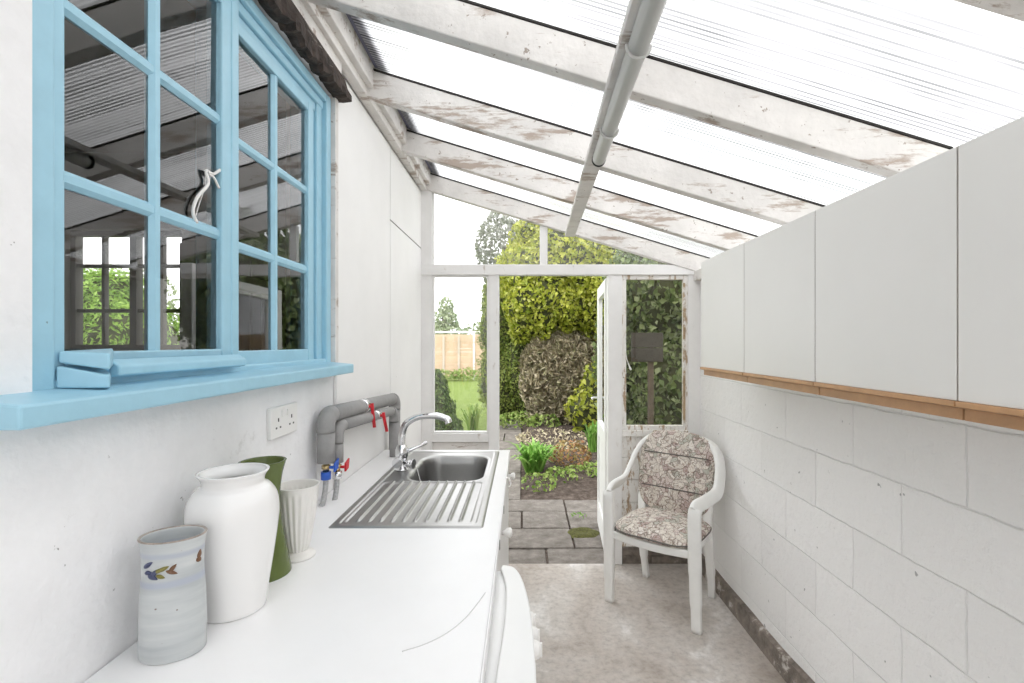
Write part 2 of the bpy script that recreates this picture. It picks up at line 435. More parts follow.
def pottery():
    """grey-blue stoneware with throwing rings, two soft blue bands and a row of brush flowers; object space, origin at the base"""
    m, nt, out = mat_new('stoneware_banded'); L = nt.links.new
    p = N(nt, 'ShaderNodeBsdfPrincipled'); p.inputs['Roughness'].default_value = .28; L(p.outputs[0], out.inputs[0])
    tc = N(nt, 'ShaderNodeTexCoord'); sep = N(nt, 'ShaderNodeSeparateXYZ'); L(tc.outputs['Object'], sep.inputs[0])
    no = N(nt, 'ShaderNodeTexNoise'); no.inputs['Scale'].default_value = 6; no.inputs['Detail'].default_value = 6
    mp = N(nt, 'ShaderNodeMapping'); mp.inputs['Scale'].default_value = (1, 1, 9); L(tc.outputs['Object'], mp.inputs[0]); L(mp.outputs[0], no.inputs['Vector'])
    base = ramp(nt, [(.3, (.42, .445, .455)), (.6, (.54, .56, .56)), (.75, (.62, .62, .61))], no.outputs[0])
    zz = N(nt, 'ShaderNodeMath', operation='MULTIPLY_ADD'); zz.inputs[1].default_value = .012; L(no.outputs[0], zz.inputs[0]); L(sep.outputs[2], zz.inputs[2])
    k = 1 / .21
    def rr(a): return max(0.0, min(1.0, a * k))
    nz = N(nt, 'ShaderNodeMath', operation='MULTIPLY'); nz.inputs[1].default_value = k; L(zz.outputs[0], nz.inputs[0])
    band = ramp(nt, [(rr(.126), g(0)), (rr(.131), g(1)), (rr(.137), g(1)), (rr(.142), g(0)), (rr(.176), g(0)), (rr(.180), g(.8)), (rr(.184), g(.8)), (rr(.189), g(0))], nz.outputs[0])
    mx = N(nt, 'ShaderNodeMix', data_type='RGBA'); L(band.outputs[0], mx.inputs[0]); L(base.outputs[0], mx.inputs[6]); mx.inputs[7].default_value = (.40, .43, .50, 1)
    # iron spots
    n3 = N(nt, 'ShaderNodeTexNoise'); n3.inputs['Scale'].default_value = 90; n3.inputs['Detail'].default_value = 1; L(tc.outputs['Object'], n3.inputs['Vector'])
    r3 = ramp(nt, [(.77, g(0)), (.80, g(1))], n3.outputs[0])
    m3 = N(nt, 'ShaderNodeMix', data_type='RGBA'); L(r3.outputs[0], m3.inputs[0]); L(mx.outputs[2], m3.inputs[6]); m3.inputs[7].default_value = (.16, .11, .08, 1)
    L(m3.outputs[2], p.inputs['Base Color'])
    b = N(nt, 'ShaderNodeBump'); b.inputs['Strength'].default_value = .25; b.inputs['Distance'].default_value = .004
    L(no.outputs[0], b.inputs['Height']); L(b.outputs[0], p.inputs['Normal'])
    return m


def ground_mat(name, cols, scale, bump=.6, bscale=40):
    m, nt, out = mat_new(name); L = nt.links.new
    p = N(nt, 'ShaderNodeBsdfPrincipled'); p.inputs['Roughness'].default_value = .95; p.inputs['Specular IOR Level'].default_value = .15; L(p.outputs[0], out.inputs[0])
    tc = N(nt, 'ShaderNodeTexCoord')
    no = N(nt, 'ShaderNodeTexNoise'); no.inputs['Scale'].default_value = scale; no.inputs['Detail'].default_value = 10; no.inputs['Roughness'].default_value = .7
    L(tc.outputs['Object'], no.inputs['Vector'])
    n = len(cols)
    r = ramp(nt, [(.3 + .4 * i / (n - 1), c) for i, c in enumerate(cols)], no.outputs[0]); L(r.outputs[0], p.inputs['Base Color'])
    n2 = N(nt, 'ShaderNodeTexNoise'); n2.inputs['Scale'].default_value = bscale; n2.inputs['Detail'].default_value = 6; L(tc.outputs['Object'], n2.inputs['Vector'])
    b = N(nt, 'ShaderNodeBump'); b.inputs['Strength'].default_value = bump; b.inputs['Distance'].default_value = .03
    L(n2.outputs[0], b.inputs['Height']); L(b.outputs[0], p.inputs['Normal'])
    return m


M_floor = concrete()
M_block = blockwork()
M_glass = glass('window_glass')
M_glassdirty = glass('dusty_glass', haze=.10)
M_glassclean = glass('garden_glass', haze=.03)
M_glassdark = glass('tinted_glass', tint=(.60, .58, .53), haze=.0, refl=.5)  # even brownish tint darkens everything behind the pane
M_poly = polycarbonate()
M_fabric = fabric()
M_pot = pottery()
M_lawn = ground_mat('lawn_grass', [(.12, .17, .035), (.165, .225, .05), (.21, .275, .08)], 6, .8, 60)
M_soil = ground_mat('soil', [(.04, .03, .024), (.09, .07, .058), (.19, .155, .13)], 14, 1.0, 30)
M_slab = ground_mat('paving_stone', [(.13, .115, .10), (.20, .18, .16), (.29, .265, .24)], 9, .5, 50)
LEAF_YG = leafmat('leaves_yellow_green', [(.20, .26, .02), (.40, .43, .05), (.54, .54, .10), (.28, .34, .04), (.60, .59, .20)])
LEAF_HEDGE = leafmat('leaves_hedge', [(.10, .16, .03), (.22, .28, .06), (.34, .38, .10), (.16, .22, .05)])
LEAF_IVY = leafmat('leaves_ivy', [(.07, .11, .03), (.16, .22, .07), (.30, .36, .16), (.10, .15, .05), (.40, .44, .26)])
LEAF_CON = leafmat('leaves_conifer_dark', [(.05, .09, .03), (.11, .18, .05), (.24, .32, .09)])
LEAF_THUJA = leafmat('leaves_thuja', [(.16, .30, .04), (.28, .46, .07), (.42, .60, .13)])
LEAF_FAR = leafmat('leaves_far', [(.20, .25, .14), (.32, .38, .22), (.44, .48, .32)])
LEAF_BLOSSOM = leafmat('blossom', [(.26, .27, .23), (.34, .35, .30), (.22, .25, .16), (.40, .39, .37)])
LEAF_CLUMP = leafmat('leaves_clump', [(.14, .32, .05), (.26, .48, .10), (.38, .58, .16)])
LEAF_RED = leafmat('leaves_russet', [(.36, .17, .08), (.46, .26, .12), (.28, .24, .08), (.52, .38, .2)])
LEAF_WEED = leafmat('leaves_weed', [(.16, .28, .05), (.30, .40, .10), (.38, .44, .16)])
M_twig = leafmat('dry_twigs', [(.34, .29, .19), (.50, .43, .30), (.64, .57, .42), (.40, .39, .21)], .15, .8)

# ------------------------------------------------------------------ camera
cam = bpy.data.cameras.new('camera')
cam.sensor_width = 36; cam.sensor_fit = 'HORIZONTAL'
cam.lens = FPX / 1024 * 36
cam.shift_x = -(VX - 512) / 1024
cam.shift_y = (VY - 341.5) / 1024
cam.clip_start = .02; cam.clip_end = 300
co = bpy.data.objects.new('camera', cam); COL.objects.link(co)
co.location = (0, 0, EYE); co.rotation_euler = (PI / 2, 0, 0)
SC.camera = co

# ------------------------------------------------------------------ the room shell
WL, WR, YE, YN = -.69, 1.20, 3.286, -1.5
def rz(x): return EYE + .836 - .303 * x        # underside of the rafters
SHEET = .115                                    # rafter depth up to the sheets

fl = MB().box(WL - .02, WR + .1, YN - .12, YE + .010, -.12, 0).build('floor', M_floor); tag(fl, kind='structure')

# left wall: rendered brick with the window opening, boarded further on
WY0, WY1, WZ0, WZ1 = .682, 1.76, 1.40, 2.40      # the opening
wl = MB()
wl.box(WL - .17, WL, YN, WY0, -.1, 3.3)
wl.box(WL - .17, WL, WY0, WY1, -.1, WZ0)
wl.box(WL - .17, WL, WY0, WY1, WZ1, 3.3)
wl.box(WL - .17, WL - .012, WY1, YE + .06, -.1, 3.3)
wall_left = wl.build('wall_left', M_plaster); tag(wall_left, kind='structure')
for (y0, y1, z0, z1) in ((1.795, 2.514, .1, 2.52), (2.521, YE, 2.144, 2.52), (2.521, YE, .1, 2.137)):
    MB().box(WL - .011, WL + .001, y0, y1, z0, z1).build('wall_board', M_board, wall_left, bevel=.0015)
jt = MB()
jt.box(WL - .0118, WL - .002, 2.513, 2.522, .1, 2.52); jt.box(WL - .0118, WL - .002, 2.52, YE, 2.136, 2.145)
jt.build('board_joint', M_dark, wall_left)
MB().box(WL - .011, WL + .008, WY1 + .004, 1.793, 1.40, 2.50).build('cover_strip', M_timber, wall_left, bevel=.002)
MB().box(WL - .002, WL + .022, YN, 1.79, 2.475, 2.56).build('trim_board', M_timber, wall_left, bevel=.003)
MB().box(WL - .002, WL + .040, YN, YE, 2.53, 2.60).build('trim_board', M_timber, wall_left, bevel=.003)

wr = MB().box(WR, WR + .12, YN, YE + .06, -.1, rz(WR) + .02).build('wall_right', M_block); tag(wr, kind='structure')
wn = MB()
wn.box(WL - .17, -.25, YN - .12, YN, -.1, rz(WL) + .1); wn.box(.75, WR + .12, YN - .12, YN, -.1, rz(WR)); wn.box(-.25, .75, YN - .12, YN, 2.0, rz(.75))
tag(wn.build('wall_near', M_plaster), kind='structure')
tag(MB().box(-3, 4, -9, YN - .121, -.09, -.02).build('floor_neutral_bounce', M_slab), kind='structure')  # unseen grey ground added behind the camera to keep bounce light neutral
# rough plinth along the foot of the right wall
pl = MB()
ys = np.linspace(YN, YE, 60)
prof = []
for i, y in enumerate(ys):
    d = .030 + .008 * noise.noise(Vector((y * 3.1, 0, 0)))
    h = .085 + .02 * noise.noise(Vector((y * 2.3, 5, 0)))
    prof.append([(WR - d - .012, y, -.02), (WR - d, y, h * .5), (WR - d + .006, y, h), (WR + .01, y, h + .012), (WR + .01, y, -.02)])
v = [p for r in prof for p in r]
f = [(i * 5 + k, i * 5 + k + 1, (i + 1) * 5 + k + 1, (i + 1) * 5 + k) for i in range(len(ys) - 1) for k in range(4)]
pl.add(v, f)
tag(pl.build('baseboard_right', M_plinth), kind='structure')

# roof: fluted sheets on painted rafters
ce = MB()
def roof_quad(x0, x1, y0, y1, dz, th):
    ce.hexa([(x0, y0, rz(x0) + dz), (x1, y0, rz(x1) + dz), (x1, y1, rz(x1) + dz), (x0, y1, rz(x0) + dz),
             (x0, y0, rz(x0) + dz + th), (x1, y0, rz(x1) + dz + th), (x1, y1, rz(x1) + dz + th), (x0, y1, rz(x0) + dz + th)])
# a single leaf of sheet: the shader carries its thickness
ce.add([(WL + .09, YN, rz(WL + .09) + SHEET + .006), (WR + .25, YN, rz(WR + .25) + SHEET + .006),
        (WR + .25, YE + .2, rz(WR + .25) + SHEET + .006), (WL + .09, YE + .2, rz(WL + .09) + SHEET + .006)], [(0, 1, 2, 3)])
ceil = ce.build('ceiling', M_poly); tag(ceil, kind='structure')
RAFT = [-1.5 + .05, -.93, -.33, .27, .86, 1.473, 2.075, 2.65, YE + .03]
for i, y in enumerate(RAFT):
    r = MB()
    x0, x1 = WL + .03, WR + .06
    a, b = y - .05, y
    nseg = 14
    for k in range(nseg):                       # slight unevenness of old timber
        pass
    r.hexa([(x0, a, rz(x0)), (x1, a, rz(x1)), (x1, b, rz(x1)), (x0, b, rz(x0)),
            (x0, a, rz(x0) + SHEET - .002), (x1, a, rz(x1) + SHEET - .002), (x1, b, rz(x1) + SHEET - .002), (x0, b, rz(x0) + SHEET - .002)])
    ro = r.build('rafter', M_timber, ceil, bevel=.004)
    gk = MB()
    a2, b2 = a - .003, b + .003
    e0, e1 = SHEET - .0015, SHEET + .0050
    gk.hexa([(x0, a2, rz(x0) + e0), (x1, a2, rz(x1) + e0), (x1, b2, rz(x1) + e0), (x0, b2, rz(x0) + e0),
             (x0, a2, rz(x0) + e1), (x1, a2, rz(x1) + e1), (x1, b2, rz(x1) + e1), (x0, b2, rz(x0) + e1)])
    gk.build('gasket_strip', M_dark, ro)
    cap = MB()
    cap.hexa([(x0, a + .006, rz(x0) + e1 + .003), (x1 + .1, a + .006, rz(x1 + .1) + e1 + .003), (x1 + .1, b - .006, rz(x1 + .1) + e1 + .003), (x0, b - .006, rz(x0) + e1 + .003),
              (x0, a + .006, rz(x0) + e1 + .009), (x1 + .1, a + .006, rz(x1 + .1) + e1 + .009), (x1 + .1, b - .006, rz(x1 + .1) + e1 + .009), (x0, b - .006, rz(x0) + e1 + .009)])
    cap.build('capping_strip', M_pvc, ro)
# wall plates
MB().box(WL - .002, WL + .066, YN, YE + .02, 2.565, 2.665).build('wall_plate', M_timber, ceil, bevel=.004)
MB().box(WL - .02, WL + .03, YN, YE + .1, 2.665, 2.76).build('flashing_board', M_dark, ceil)
xs = WL + .03
MB().hexa([(xs, YN, rz(xs) + SHEET + .02), (xs + .1, YN, rz(xs + .1) + SHEET + .016), (xs + .1, YE + .2, rz(xs + .1) + SHEET + .016), (xs, YE + .2, rz(xs) + SHEET + .02),
           (xs, YN, rz(xs) + SHEET + .03), (xs + .1, YN, rz(xs + .1) + SHEET + .026), (xs + .1, YE + .2, rz(xs + .1) + SHEET + .026), (xs, YE + .2, rz(xs) + SHEET + .03)]).build('lead_flashing', M_slate, ceil)
MB().box(WR - .045, WR + .06, YN, YE + .02, rz(WR) - .055, rz(WR) + .012).build('wall_plate', M_timber, ceil, bevel=.004)
# strip of timber running under the rafters along the room
def strip_x(y): return .258 + .024 * (y - .9)
st = MB()
ya, yb = -.8, YE + .02
def sx(y, o): return strip_x(y) + o
st.hexa([(sx(ya, -.03), ya, rz(.28) - .022), (sx(ya, .036), ya, rz(.28) - .022), (sx(yb, .036), yb, rz(.30) - .022), (sx(yb, -.03), yb, rz(.30) - .022),
         (sx(ya, -.03), ya, rz(.28) + .003), (sx(ya, .036), ya, rz(.28) + .003), (sx(yb, .036), yb, rz(.30) + .003), (sx(yb, -.03), yb, rz(.30) + .003)])
st.build('batten', M_timber, ceil, bevel=.003)

# the pipe fixed under the batten, open at its far end
pp = thing('plastic_pipe', 'pale grey plastic pipe with open end fixed along roof batten', 'pipe', (strip_x(1.0), 1.0, rz(.28) - .047))
ring = []
mbp = MB()
n = 20
L0, L1 = -.75, 1.86
def pc(y): return Vector((strip_x(y) + .010, y, rz(.28) - .047))
for (R_, flip) in ((.025, False), (.0215, True)):
    v = []
    for y in (L0, L1):
        c = pc(y)
        for k in range(n):
            a = 2 * PI * k / n
            v.append((c.x + R_ * math.cos(a), y, c.z + R_ * math.sin(a)))
    fs = [(k, (k + 1) % n, n + (k + 1) % n, n + k) for k in range(n)]
    if flip: fs = [tuple(reversed(q)) for q in fs]
    mbp.add(v, fs, True)
k0, k1 = 0, 2 * n
for e in (0, n):
    for k in range(n):
        mbp.f.append((e + k, e + (k + 1) % n, k1 + e + (k + 1) % n, k1 + e + k)); mbp.s.append(False); mbp.m.append(0)
mbp.build('tube', M_pvc, pp)
for y in (.55, 1.15, 1.60):
    c = pc(y)
    cl = MB()
    pts = [(c.x + .0275 * math.cos(a), y, c.z + .0275 * math.sin(a)) for a in np.linspace(-PI * 1.05, .05 * PI, 15)]
    cl.tube(pts, 1.0, n=8, sec=(.005, .0010), up=Vector((0, 1, 0)))
    cl.build('pipe_clip', M_pvc, pp)
MB().lathe([(.0262, 0), (.0262, .014), (.0216, .014), (.0216, 0)], (0, 0, 0), 24, cap0=False).build('end_ring', M_black, pp, rootspace=False)
er = [o for o in pp.children if o.name.startswith('end_ring')][0]
er.rotation_euler = (PI / 2, 0, 0); er.location = pc(L1 + .004) - Vector(pp['_o']) + Vector((0, .006, 0))

# ------------------------------------------------------------------ end wall of posts, rails and glass
def ex(px): return (px - VX) / 147.6
def ez(py): return EYE - (py - VY) / 147.6
Y0, Y1 = YE, YE + .06
we = MB()
we.box(ex(419), ex(432), Y0, Y1, 0, rz(ex(426)))
we.box(ex(488.5), ex(499), Y0, Y1, 0, ez(272))
we.box(ex(608), ex(622), Y0 - .004, Y1, 0, ez(272))
we.box(ex(688), WR + .02, Y0 - .002, Y1, 0, ez(266))
we.box(ex(419), WR + .02, Y0 - .012, Y1, ez(275), ez(265))
we.box(ex(540), ex(546.5), Y0 + .005, Y1 - .01, ez(266), rz(ex(543)))
wall_end = we.build('wall_end', M_frame, bevel=.003); tag(wall_end, kind='structure')
# boarded dado below the two side windows
da = MB()
zz = .115
while zz < ez(436) - .02:
    z2 = min(zz + .152, ez(436))
    da.box(ex(620), ex(690), Y0 + .012, Y1 - .01, zz, z2 - .003)
    zz = z2
da.build('dado_boards', M_peel, wall_end, bevel=.002)
MB().box(ex(430), ex(490), Y0 + .012, Y1 - .01, 0, ez(443)).build('dado_boards', M_timber, wall_end, bevel=.002)
# brick footing under the right hand panel
bf = MB()
x = ex(621)
rows = [(0, .052), (.058, .112)]
for j, (z0, z1) in enumerate(rows):
    x = ex(622) - (.05 if j else 0)
    while x < WR - .01:
        x2 = min(x + .20, WR)
        bf.box(max(x, ex(622)), x2 - .008, Y0 + .006 + .004 * random.random(), Y1 + .03, z0, z1)
        x = x2
bf.box(ex(622), WR, Y0 + .016, Y1 + .02, 0, .115)
bf.build('brick_footing', M_plinth, wall_end, bevel=.004)

def framed_window(name, x0, x1, z0, z1, fw, matf, matg, y=Y0 + .01, th=.035, sill=0.0):
    fr = MB()
    fr.box(x0, x0 + fw, y, y + th, z0, z1); fr.box(x1 - fw, x1, y, y + th, z0, z1)
    fr.box(x0 + fw, x1 - fw, y, y + th, z1 - fw, z1); fr.box(x0 + fw, x1 - fw, y, y + th, z0, z0 + fw)
    root = thing(name, None, None, ((x0 + x1) / 2, y, z0), kind='structure')
    fr.build('window_frame', matf, root, bevel=.003)
    MB().add([(x0 + fw * .8, y + .02, z0 + fw * .8), (x1 - fw * .8, y + .02, z0 + fw * .8), (x1 - fw * .8, y + .02, z1 - fw * .8), (x0 + fw * .8, y + .02, z1 - fw * .8)], [(0, 1, 2, 3)]).build('pane', matg, root)
    if sill:
        MB().box(x0, x1, y - .016, y + th, z0 - sill, z0).build('window_rail', matf, root, bevel=.003)
    return root
# left and right windows of the end wall (window_1 is the blue one)
framed_window('window_2', ex(432), ex(488.5), ez(433.5), ez(275), .012, M_frame, M_glassclean, sill=.058)
w3 = framed_window('window_3', ex(622), ex(688), ez(430), ez(275), .03, M_peel, M_glassdark, y=Y0 + .004, sill=.04)
# scraped brown edge of the casement of window_3
MB().box(ex(683.4), ex(685.4), Y0 - .001, Y0 + .01, ez(424), ez(283)).build('bare_wood_edge', principled('bare_wood', (.40, .29, .18), .8, noise_amt=.3, noise_scale=18, wear=((.74, .72, .69), .52, 6)), w3)
# sloping top lights
def top_light(name, x0, x1):
    y = Y0 + .03
    root = thing(name, None, None, ((x0 + x1) / 2, y, ez(265)), kind='structure')
    MB().add([(x0, y, ez(266)), (x1, y, ez(266)), (x1, y, rz(x1) + .02), (x0, y, rz(x0) + .02)], [(0, 1, 2, 3)]).build('pane', M_glassdirty, root)
    b = MB()
    b.box(x0, x1, y - .012, y + .012, ez(266), ez(264))
    b.box(x0, x0 + .008, y - .012, y + .012, ez(266), rz(x0))
    b.build('glazing_bead', M_frame, root)
top_light('window_4', ex(432), ex(540))
top_light('window_5', ex(546.5), WR)

# garden door, standing open outwards
hx, hy = ex(607), YE + .07
dirv = Vector((.052, .70, 0)); dl = dirv.length; dirv.normalize(); nrm = Vector((dirv.y, -dirv.x, 0))
door = thing('door_1', None, None, (hx, hy, 0), kind='structure')
def dbox(mb, a0, a1, t0, t1, z0, z1):
    vs = []
    for z in (z0, z1):
        for a, t in ((a0, t0), (a1, t0), (a1, t1), (a0, t1)):
            p = Vector((hx, hy, 0)) + dirv * a + nrm * t
            vs.append((p.x, p.y, z))
    mb.hexa([vs[0], vs[3], vs[2], vs[1], vs[4], vs[7], vs[6], vs[5]])
dm = MB()
DZ = ez(277)
dbox(dm, 0, .09, 0, .038, .01, DZ); dbox(dm, dl - .09, dl, 0, .038, .01, DZ)
dbox(dm, .09, dl - .09, 0, .038, DZ - .09, DZ); dbox(dm, .09, dl - .09, 0, .038, .01, .2); dbox(dm, .09, dl - .09, 0, .038, .75, .87)
dbox(dm, .09, dl - .09, .01, .028, .2, .75)
dm.build('door_leaf', M_frame, door, bevel=.002)
gp = MB(); dbox(gp, .09, dl - .09, .017, .021, .87, DZ - .09); gp.build('pane', M_glass, door)
hp = Vector((hx, hy, 1.05)) + dirv * (dl - .05)
hd = MB(); hd.tube([hp, hp - nrm * .045, hp - nrm * .05 - dirv * .02, hp - nrm * .05 - dirv * .10], .008, 10)
hd.build('door_handle', M_chrome, door)
lt = MB(); dbox(lt, -.003, .001, .008, .03, .42, .47); lt.build('lock_keep', M_black, door)

# ------------------------------------------------------------------ the blue window in the left wall
win = thing('window_1', None, None, (WL, (WY0 + WY1) / 2, WZ0), kind='structure')
FX = WL - .006            # face of the outer frame
fr = MB()
FW = .041
ZB, ZT = 1.415, 2.385
fr.box(FX - .09, FX, WY0, WY0 + FW, ZB, ZT)
fr.box(FX - .09, FX, WY1 - .040, WY1, ZB, ZT)
fr.box(FX - .09, FX - .016, WY1 - .082, WY1 - .040, ZB, ZT)
fr.box(FX - .09, FX - .026, WY1 - .125, WY1 - .082, ZB, ZT - .06)
fr.box(FX - .09, FX, WY0 + FW, WY1 - .040, ZT - .030, ZT)
fr.box(FX - .09, FX - .012, WY0 + FW, WY1 - .040, ZT - .056, ZT - .030)
fr.box(FX - .09, FX - .022, WY0 + FW, WY1 - .082, ZT - .085, ZT - .056)
fr.box(FX - .09, FX, WY0 + FW, WY1 - FW, ZB, ZB + .03)
ym = 1.160
fr.box(FX - .09, FX - .001, 1.162, 1.192, ZB + .02, ZT - .02)
fr.build('window_frame', M_blue, win, bevel=.004)
# moulded inner step around the right-hand light
def casement(y0, y1, z0, z1, xf, sl_, sr_, st_, rail_b, name='sash'):
    s = MB()
    d = .038
    s.box(xf - d, xf, y0, y0 + sl_, z0, z1); s.box(xf - d, xf, y1 - sr_, y1, z0, z1)
    s.box(xf - d, xf, y0 + sl_, y1 - sr_, z1 - st_, z1); s.box(xf - d, xf, y0 + sl_, y1 - sr_, z0, z0 + rail_b)
    ho = s.build(name, M_blue, win, bevel=.003)
    gy0, gy1, gz0, gz1 = y0 + sl_, y1 - sr_, z0 + rail_b, z1 - st_
    b = MB()
    c = (gy0 + gy1) / 2; w = .0135
    def vbar(yc):
        b.prism([(xf - .020, yc - w), (xf - .012, yc - w), (xf - .004, yc - .006), (xf - .004, yc + .006), (xf - .012, yc + w), (xf - .020, yc + w)], 'z', gz0, gz1)
    vbar(c)
    for j in (1, 2):
        zc = gz0 + (gz1 - gz0) * j / 3
        for (g0, g1) in ((gy0 - .002, c - .004), (c + .004, gy1 + .002)):
            b.prism([(xf - .019, zc - w), (xf - .0125, zc - w), (xf - .0055, zc - .006), (xf - .0055, zc + .006), (xf - .0125, zc + w), (xf - .019, zc + w)], 'y', g0, g1)
    b.build('glazing_bars', M_blue, ho)
    p = MB()
    xg = xf - .014
    for q in range(2):
        for j in range(3):
            a0 = gy0 + (gy1 - gy0) * q / 2; a1 = gy0 + (gy1 - gy0) * (q + 1) / 2
            c0 = gz0 + (gz1 - gz0) * j / 3; c1 = gz0 + (gz1 - gz0) * (j + 1) / 3
            t = random.uniform(-.0012, .0012); t2 = random.uniform(-.0012, .0012)
            p.add([(xg + t, a0, c0), (xg - t, a1, c0), (xg - t + t2, a1, c1), (xg + t + t2, a0, c1)], [(0, 1, 2, 3)])
    p.build('panes', M_glass, ho)
    return ho
casement(WY0 + .040, 1.170, 1.440, 2.325, FX - .004, .020, .042, .034, .046)
casement(1.186, 1.640, 1.440, 2.302, FX - .014, .016, .034, .030, .040)
# drip rail of the left casement and the broken wedge at its corner
dr = MB()
dr.prism([(FX + .012, 1.442), (FX + .030, 1.446), (FX + .030, 1.462), (FX + .012, 1.474)], 'y', .80, 1.168)
dr.build('drip_rail', M_blue, win, bevel=.003)
bw = MB()
bw.hexa([(FX, .722, 1.432), (FX + .056, .752, 1.430), (FX + .016, .800, 1.430), (FX, .800, 1.432),
         (FX, .722, 1.466), (FX + .056, .752, 1.450), (FX + .016, .800, 1.450), (FX, .800, 1.462)])
bw.hexa([(FX, .726, 1.470), (FX + .054, .754, 1.458), (FX + .016, .805, 1.462), (FX, .805, 1.466),
         (FX, .726, 1.488), (FX + .054, .754, 1.484), (FX + .016, .805, 1.492), (FX, .805, 1.490)])
bw.build('broken_rail_end', M_blue, win, bevel=.003)
# sill
sl = MB()
SX = -.612
sl.prism([(WL - .05, 1.393), (SX, 1.393), (SX, 1.424), (WL - .05, 1.436)], 'y', .590, 1.755)
sl.build('window_sill', M_blue, win, bevel=.004)
# rotten drip board over the head of the window
rb = MB()
yy = np.linspace(.55, 1.80, 70)
v = []
for y in yy:
    n1 = noise.noise(Vector((y * 9, 1.3, 0))); n2 = noise.noise(Vector((y * 23, 4.1, 0))); n3 = noise.noise(Vector((y * 40, 9, 2)))
    xo = WL + .046 + .016 * n1 + .012 * n3
    zb = 2.396 + .014 * n2 + .010 * n3
    v += [(WL - .002, y, zb - .002), (WL + .026 + .006 * n2, y, zb - .006 + .004 * n1), (xo, y, zb + .002 * n3), (xo + .006 * n2, y, zb + .022),
          (WL + .040 + .008 * n3, y, 2.44), (WL + .030, y, 2.478), (WL - .002, y, 2.485)]
k = 7
f = [(i * k + j, i * k + j + 1, (i + 1) * k + j + 1, (i + 1) * k + j) for i in range(len(yy) - 1) for j in range(k - 1)]
f.append(tuple(range(k))); f.append(tuple(reversed([(len(yy) - 1) * k + j for j in range(k)])))
rb.add(v, f)
tag(rb.build('trim_1', M_rot), kind='structure')

# white cord looped behind the panes
def onx(px, py, X):
    d = FPX * X / (px - VX)
    return Vector((X, d, EYE - (py - VY) / FPX * d))
cd = MB()
XC = -.706
cd.tube(spline([onx(220, 170, XC), onx(213, 174, XC), onx(206, 171, XC), onx(208, 184, XC), onx(197, 198, XC), onx(193, 212, XC), onx(197, 223, XC)], 8), .0035, 8)
cd.tube(spline([onx(209, 174, XC), onx(214, 178, XC), onx(219, 188, XC)], 6), .0028, 8)
cd.tube(spline([onx(206, 173, XC - .01), onx(203, 190, XC - .01), onx(199, 202, XC - .01), onx(195, 216, XC - .01)], 6), .0025, 8)
tag(cd.build('cord', M_cord), 'white looped cord hanging against a pane of the blue window', 'cord')

# ------------------------------------------------------------------ the kitchen behind the blue window
KY = 2.80
kw = MB()
kw.box(-4.1, -4.0, -1.2, KY, 0, 2.6); kw.box(-4.1, WL - .17, -1.3, -1.2, 0, 2.6)
kx0, kx1, kz0, kz1 = -2.66, -1.97, 1.46, 2.16
kw.box(-4.0, kx0, KY, KY + .1, 0, 2.6); kw.box(kx1, WL - .17, KY, KY + .1, 0, 2.6)
kw.box(kx0, kx1, KY, KY + .1, 0, kz0); kw.box(kx0, kx1, KY, KY + .1, kz1, 2.6)
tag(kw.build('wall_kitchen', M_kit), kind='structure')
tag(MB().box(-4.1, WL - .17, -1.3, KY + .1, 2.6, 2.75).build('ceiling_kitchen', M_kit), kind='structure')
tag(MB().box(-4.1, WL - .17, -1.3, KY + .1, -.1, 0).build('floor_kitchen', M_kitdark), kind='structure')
kwin = thing('window_6', None, None, ((kx0 + kx1) / 2, KY, kz0), kind='structure')
b = MB()
km = -2.292
b.box(kx0, kx0 + .03, KY + .05, KY + .1, kz0, kz1); b.box(kx1 - .03, kx1, KY + .05, KY + .1, kz0, kz1)
b.box(kx0, kx1, KY + .05, KY + .1, kz0, kz0 + .03); b.box(kx0, kx1, KY + .05, KY + .1, kz1 - .03, kz1)
b.box(km - .02, km + .02, KY + .05, KY + .1, kz0, kz1)
for xx in ((kx0 + km) / 2 - .0, (kx1 + km) / 2):
    b.box(xx - .009, xx + .009, KY + .06, KY + .09, kz0, kz1)
for zb in (1.69, 1.955):
    b.box(kx0, kx1, KY + .06, KY + .09, zb - .010, zb + .010)
b.build('window_frame', M_kitframe, kwin)
MB().add([(kx0, KY + .075, kz0), (kx1, KY + .075, kz0), (kx1, KY + .075, kz1), (kx0, KY + .075, kz1)], [(0, 1, 2, 3)]).build('panes', M_glass, kwin)
# tall dark cupboard and white framed glazed door inside
cu = thing('tall_cupboard', 'tall dark cupboard standing inside the kitchen by its window', 'cupboard', (-1.54, 2.60, 0))
MB().box(-1.72, -1.36, 2.44, 2.79, 0, 2.02).build('body', M_kitdark, cu, bevel=.004)
MB().box(-1.715, -1.545, 2.42, 2.438, .05, 2.0).build('door', M_kitdark, cu, bevel=.002)
MB().box(-1.535, -1.365, 2.42, 2.438, .05, 2.0).build('door', M_kitdark, cu, bevel=.002)
kd = thing('inner_door', 'white framed glazed door leaf standing open inside the kitchen', 'door', (-1.07, 1.80, 0))
d1 = MB()
xk = -1.05
for (a0, a1, z0, z1) in ((1.54, 1.595, 0, 1.755), (2.02, 2.065, 0, 1.755), (1.595, 2.02, 1.70, 1.755), (1.595, 2.02, 0, .2)):
    d1.box(xk - .04, xk, a0, a1, z0, z1)
d1.build('door_frame', M_upvc, kd, bevel=.003)
MB().add([(xk - .02, 1.595, .2), (xk - .02, 2.02, .2), (xk - .02, 2.02, 1.70), (xk - .02, 1.595, 1.70)], [(0, 1, 2, 3)]).build('pane', M_glass, kd)

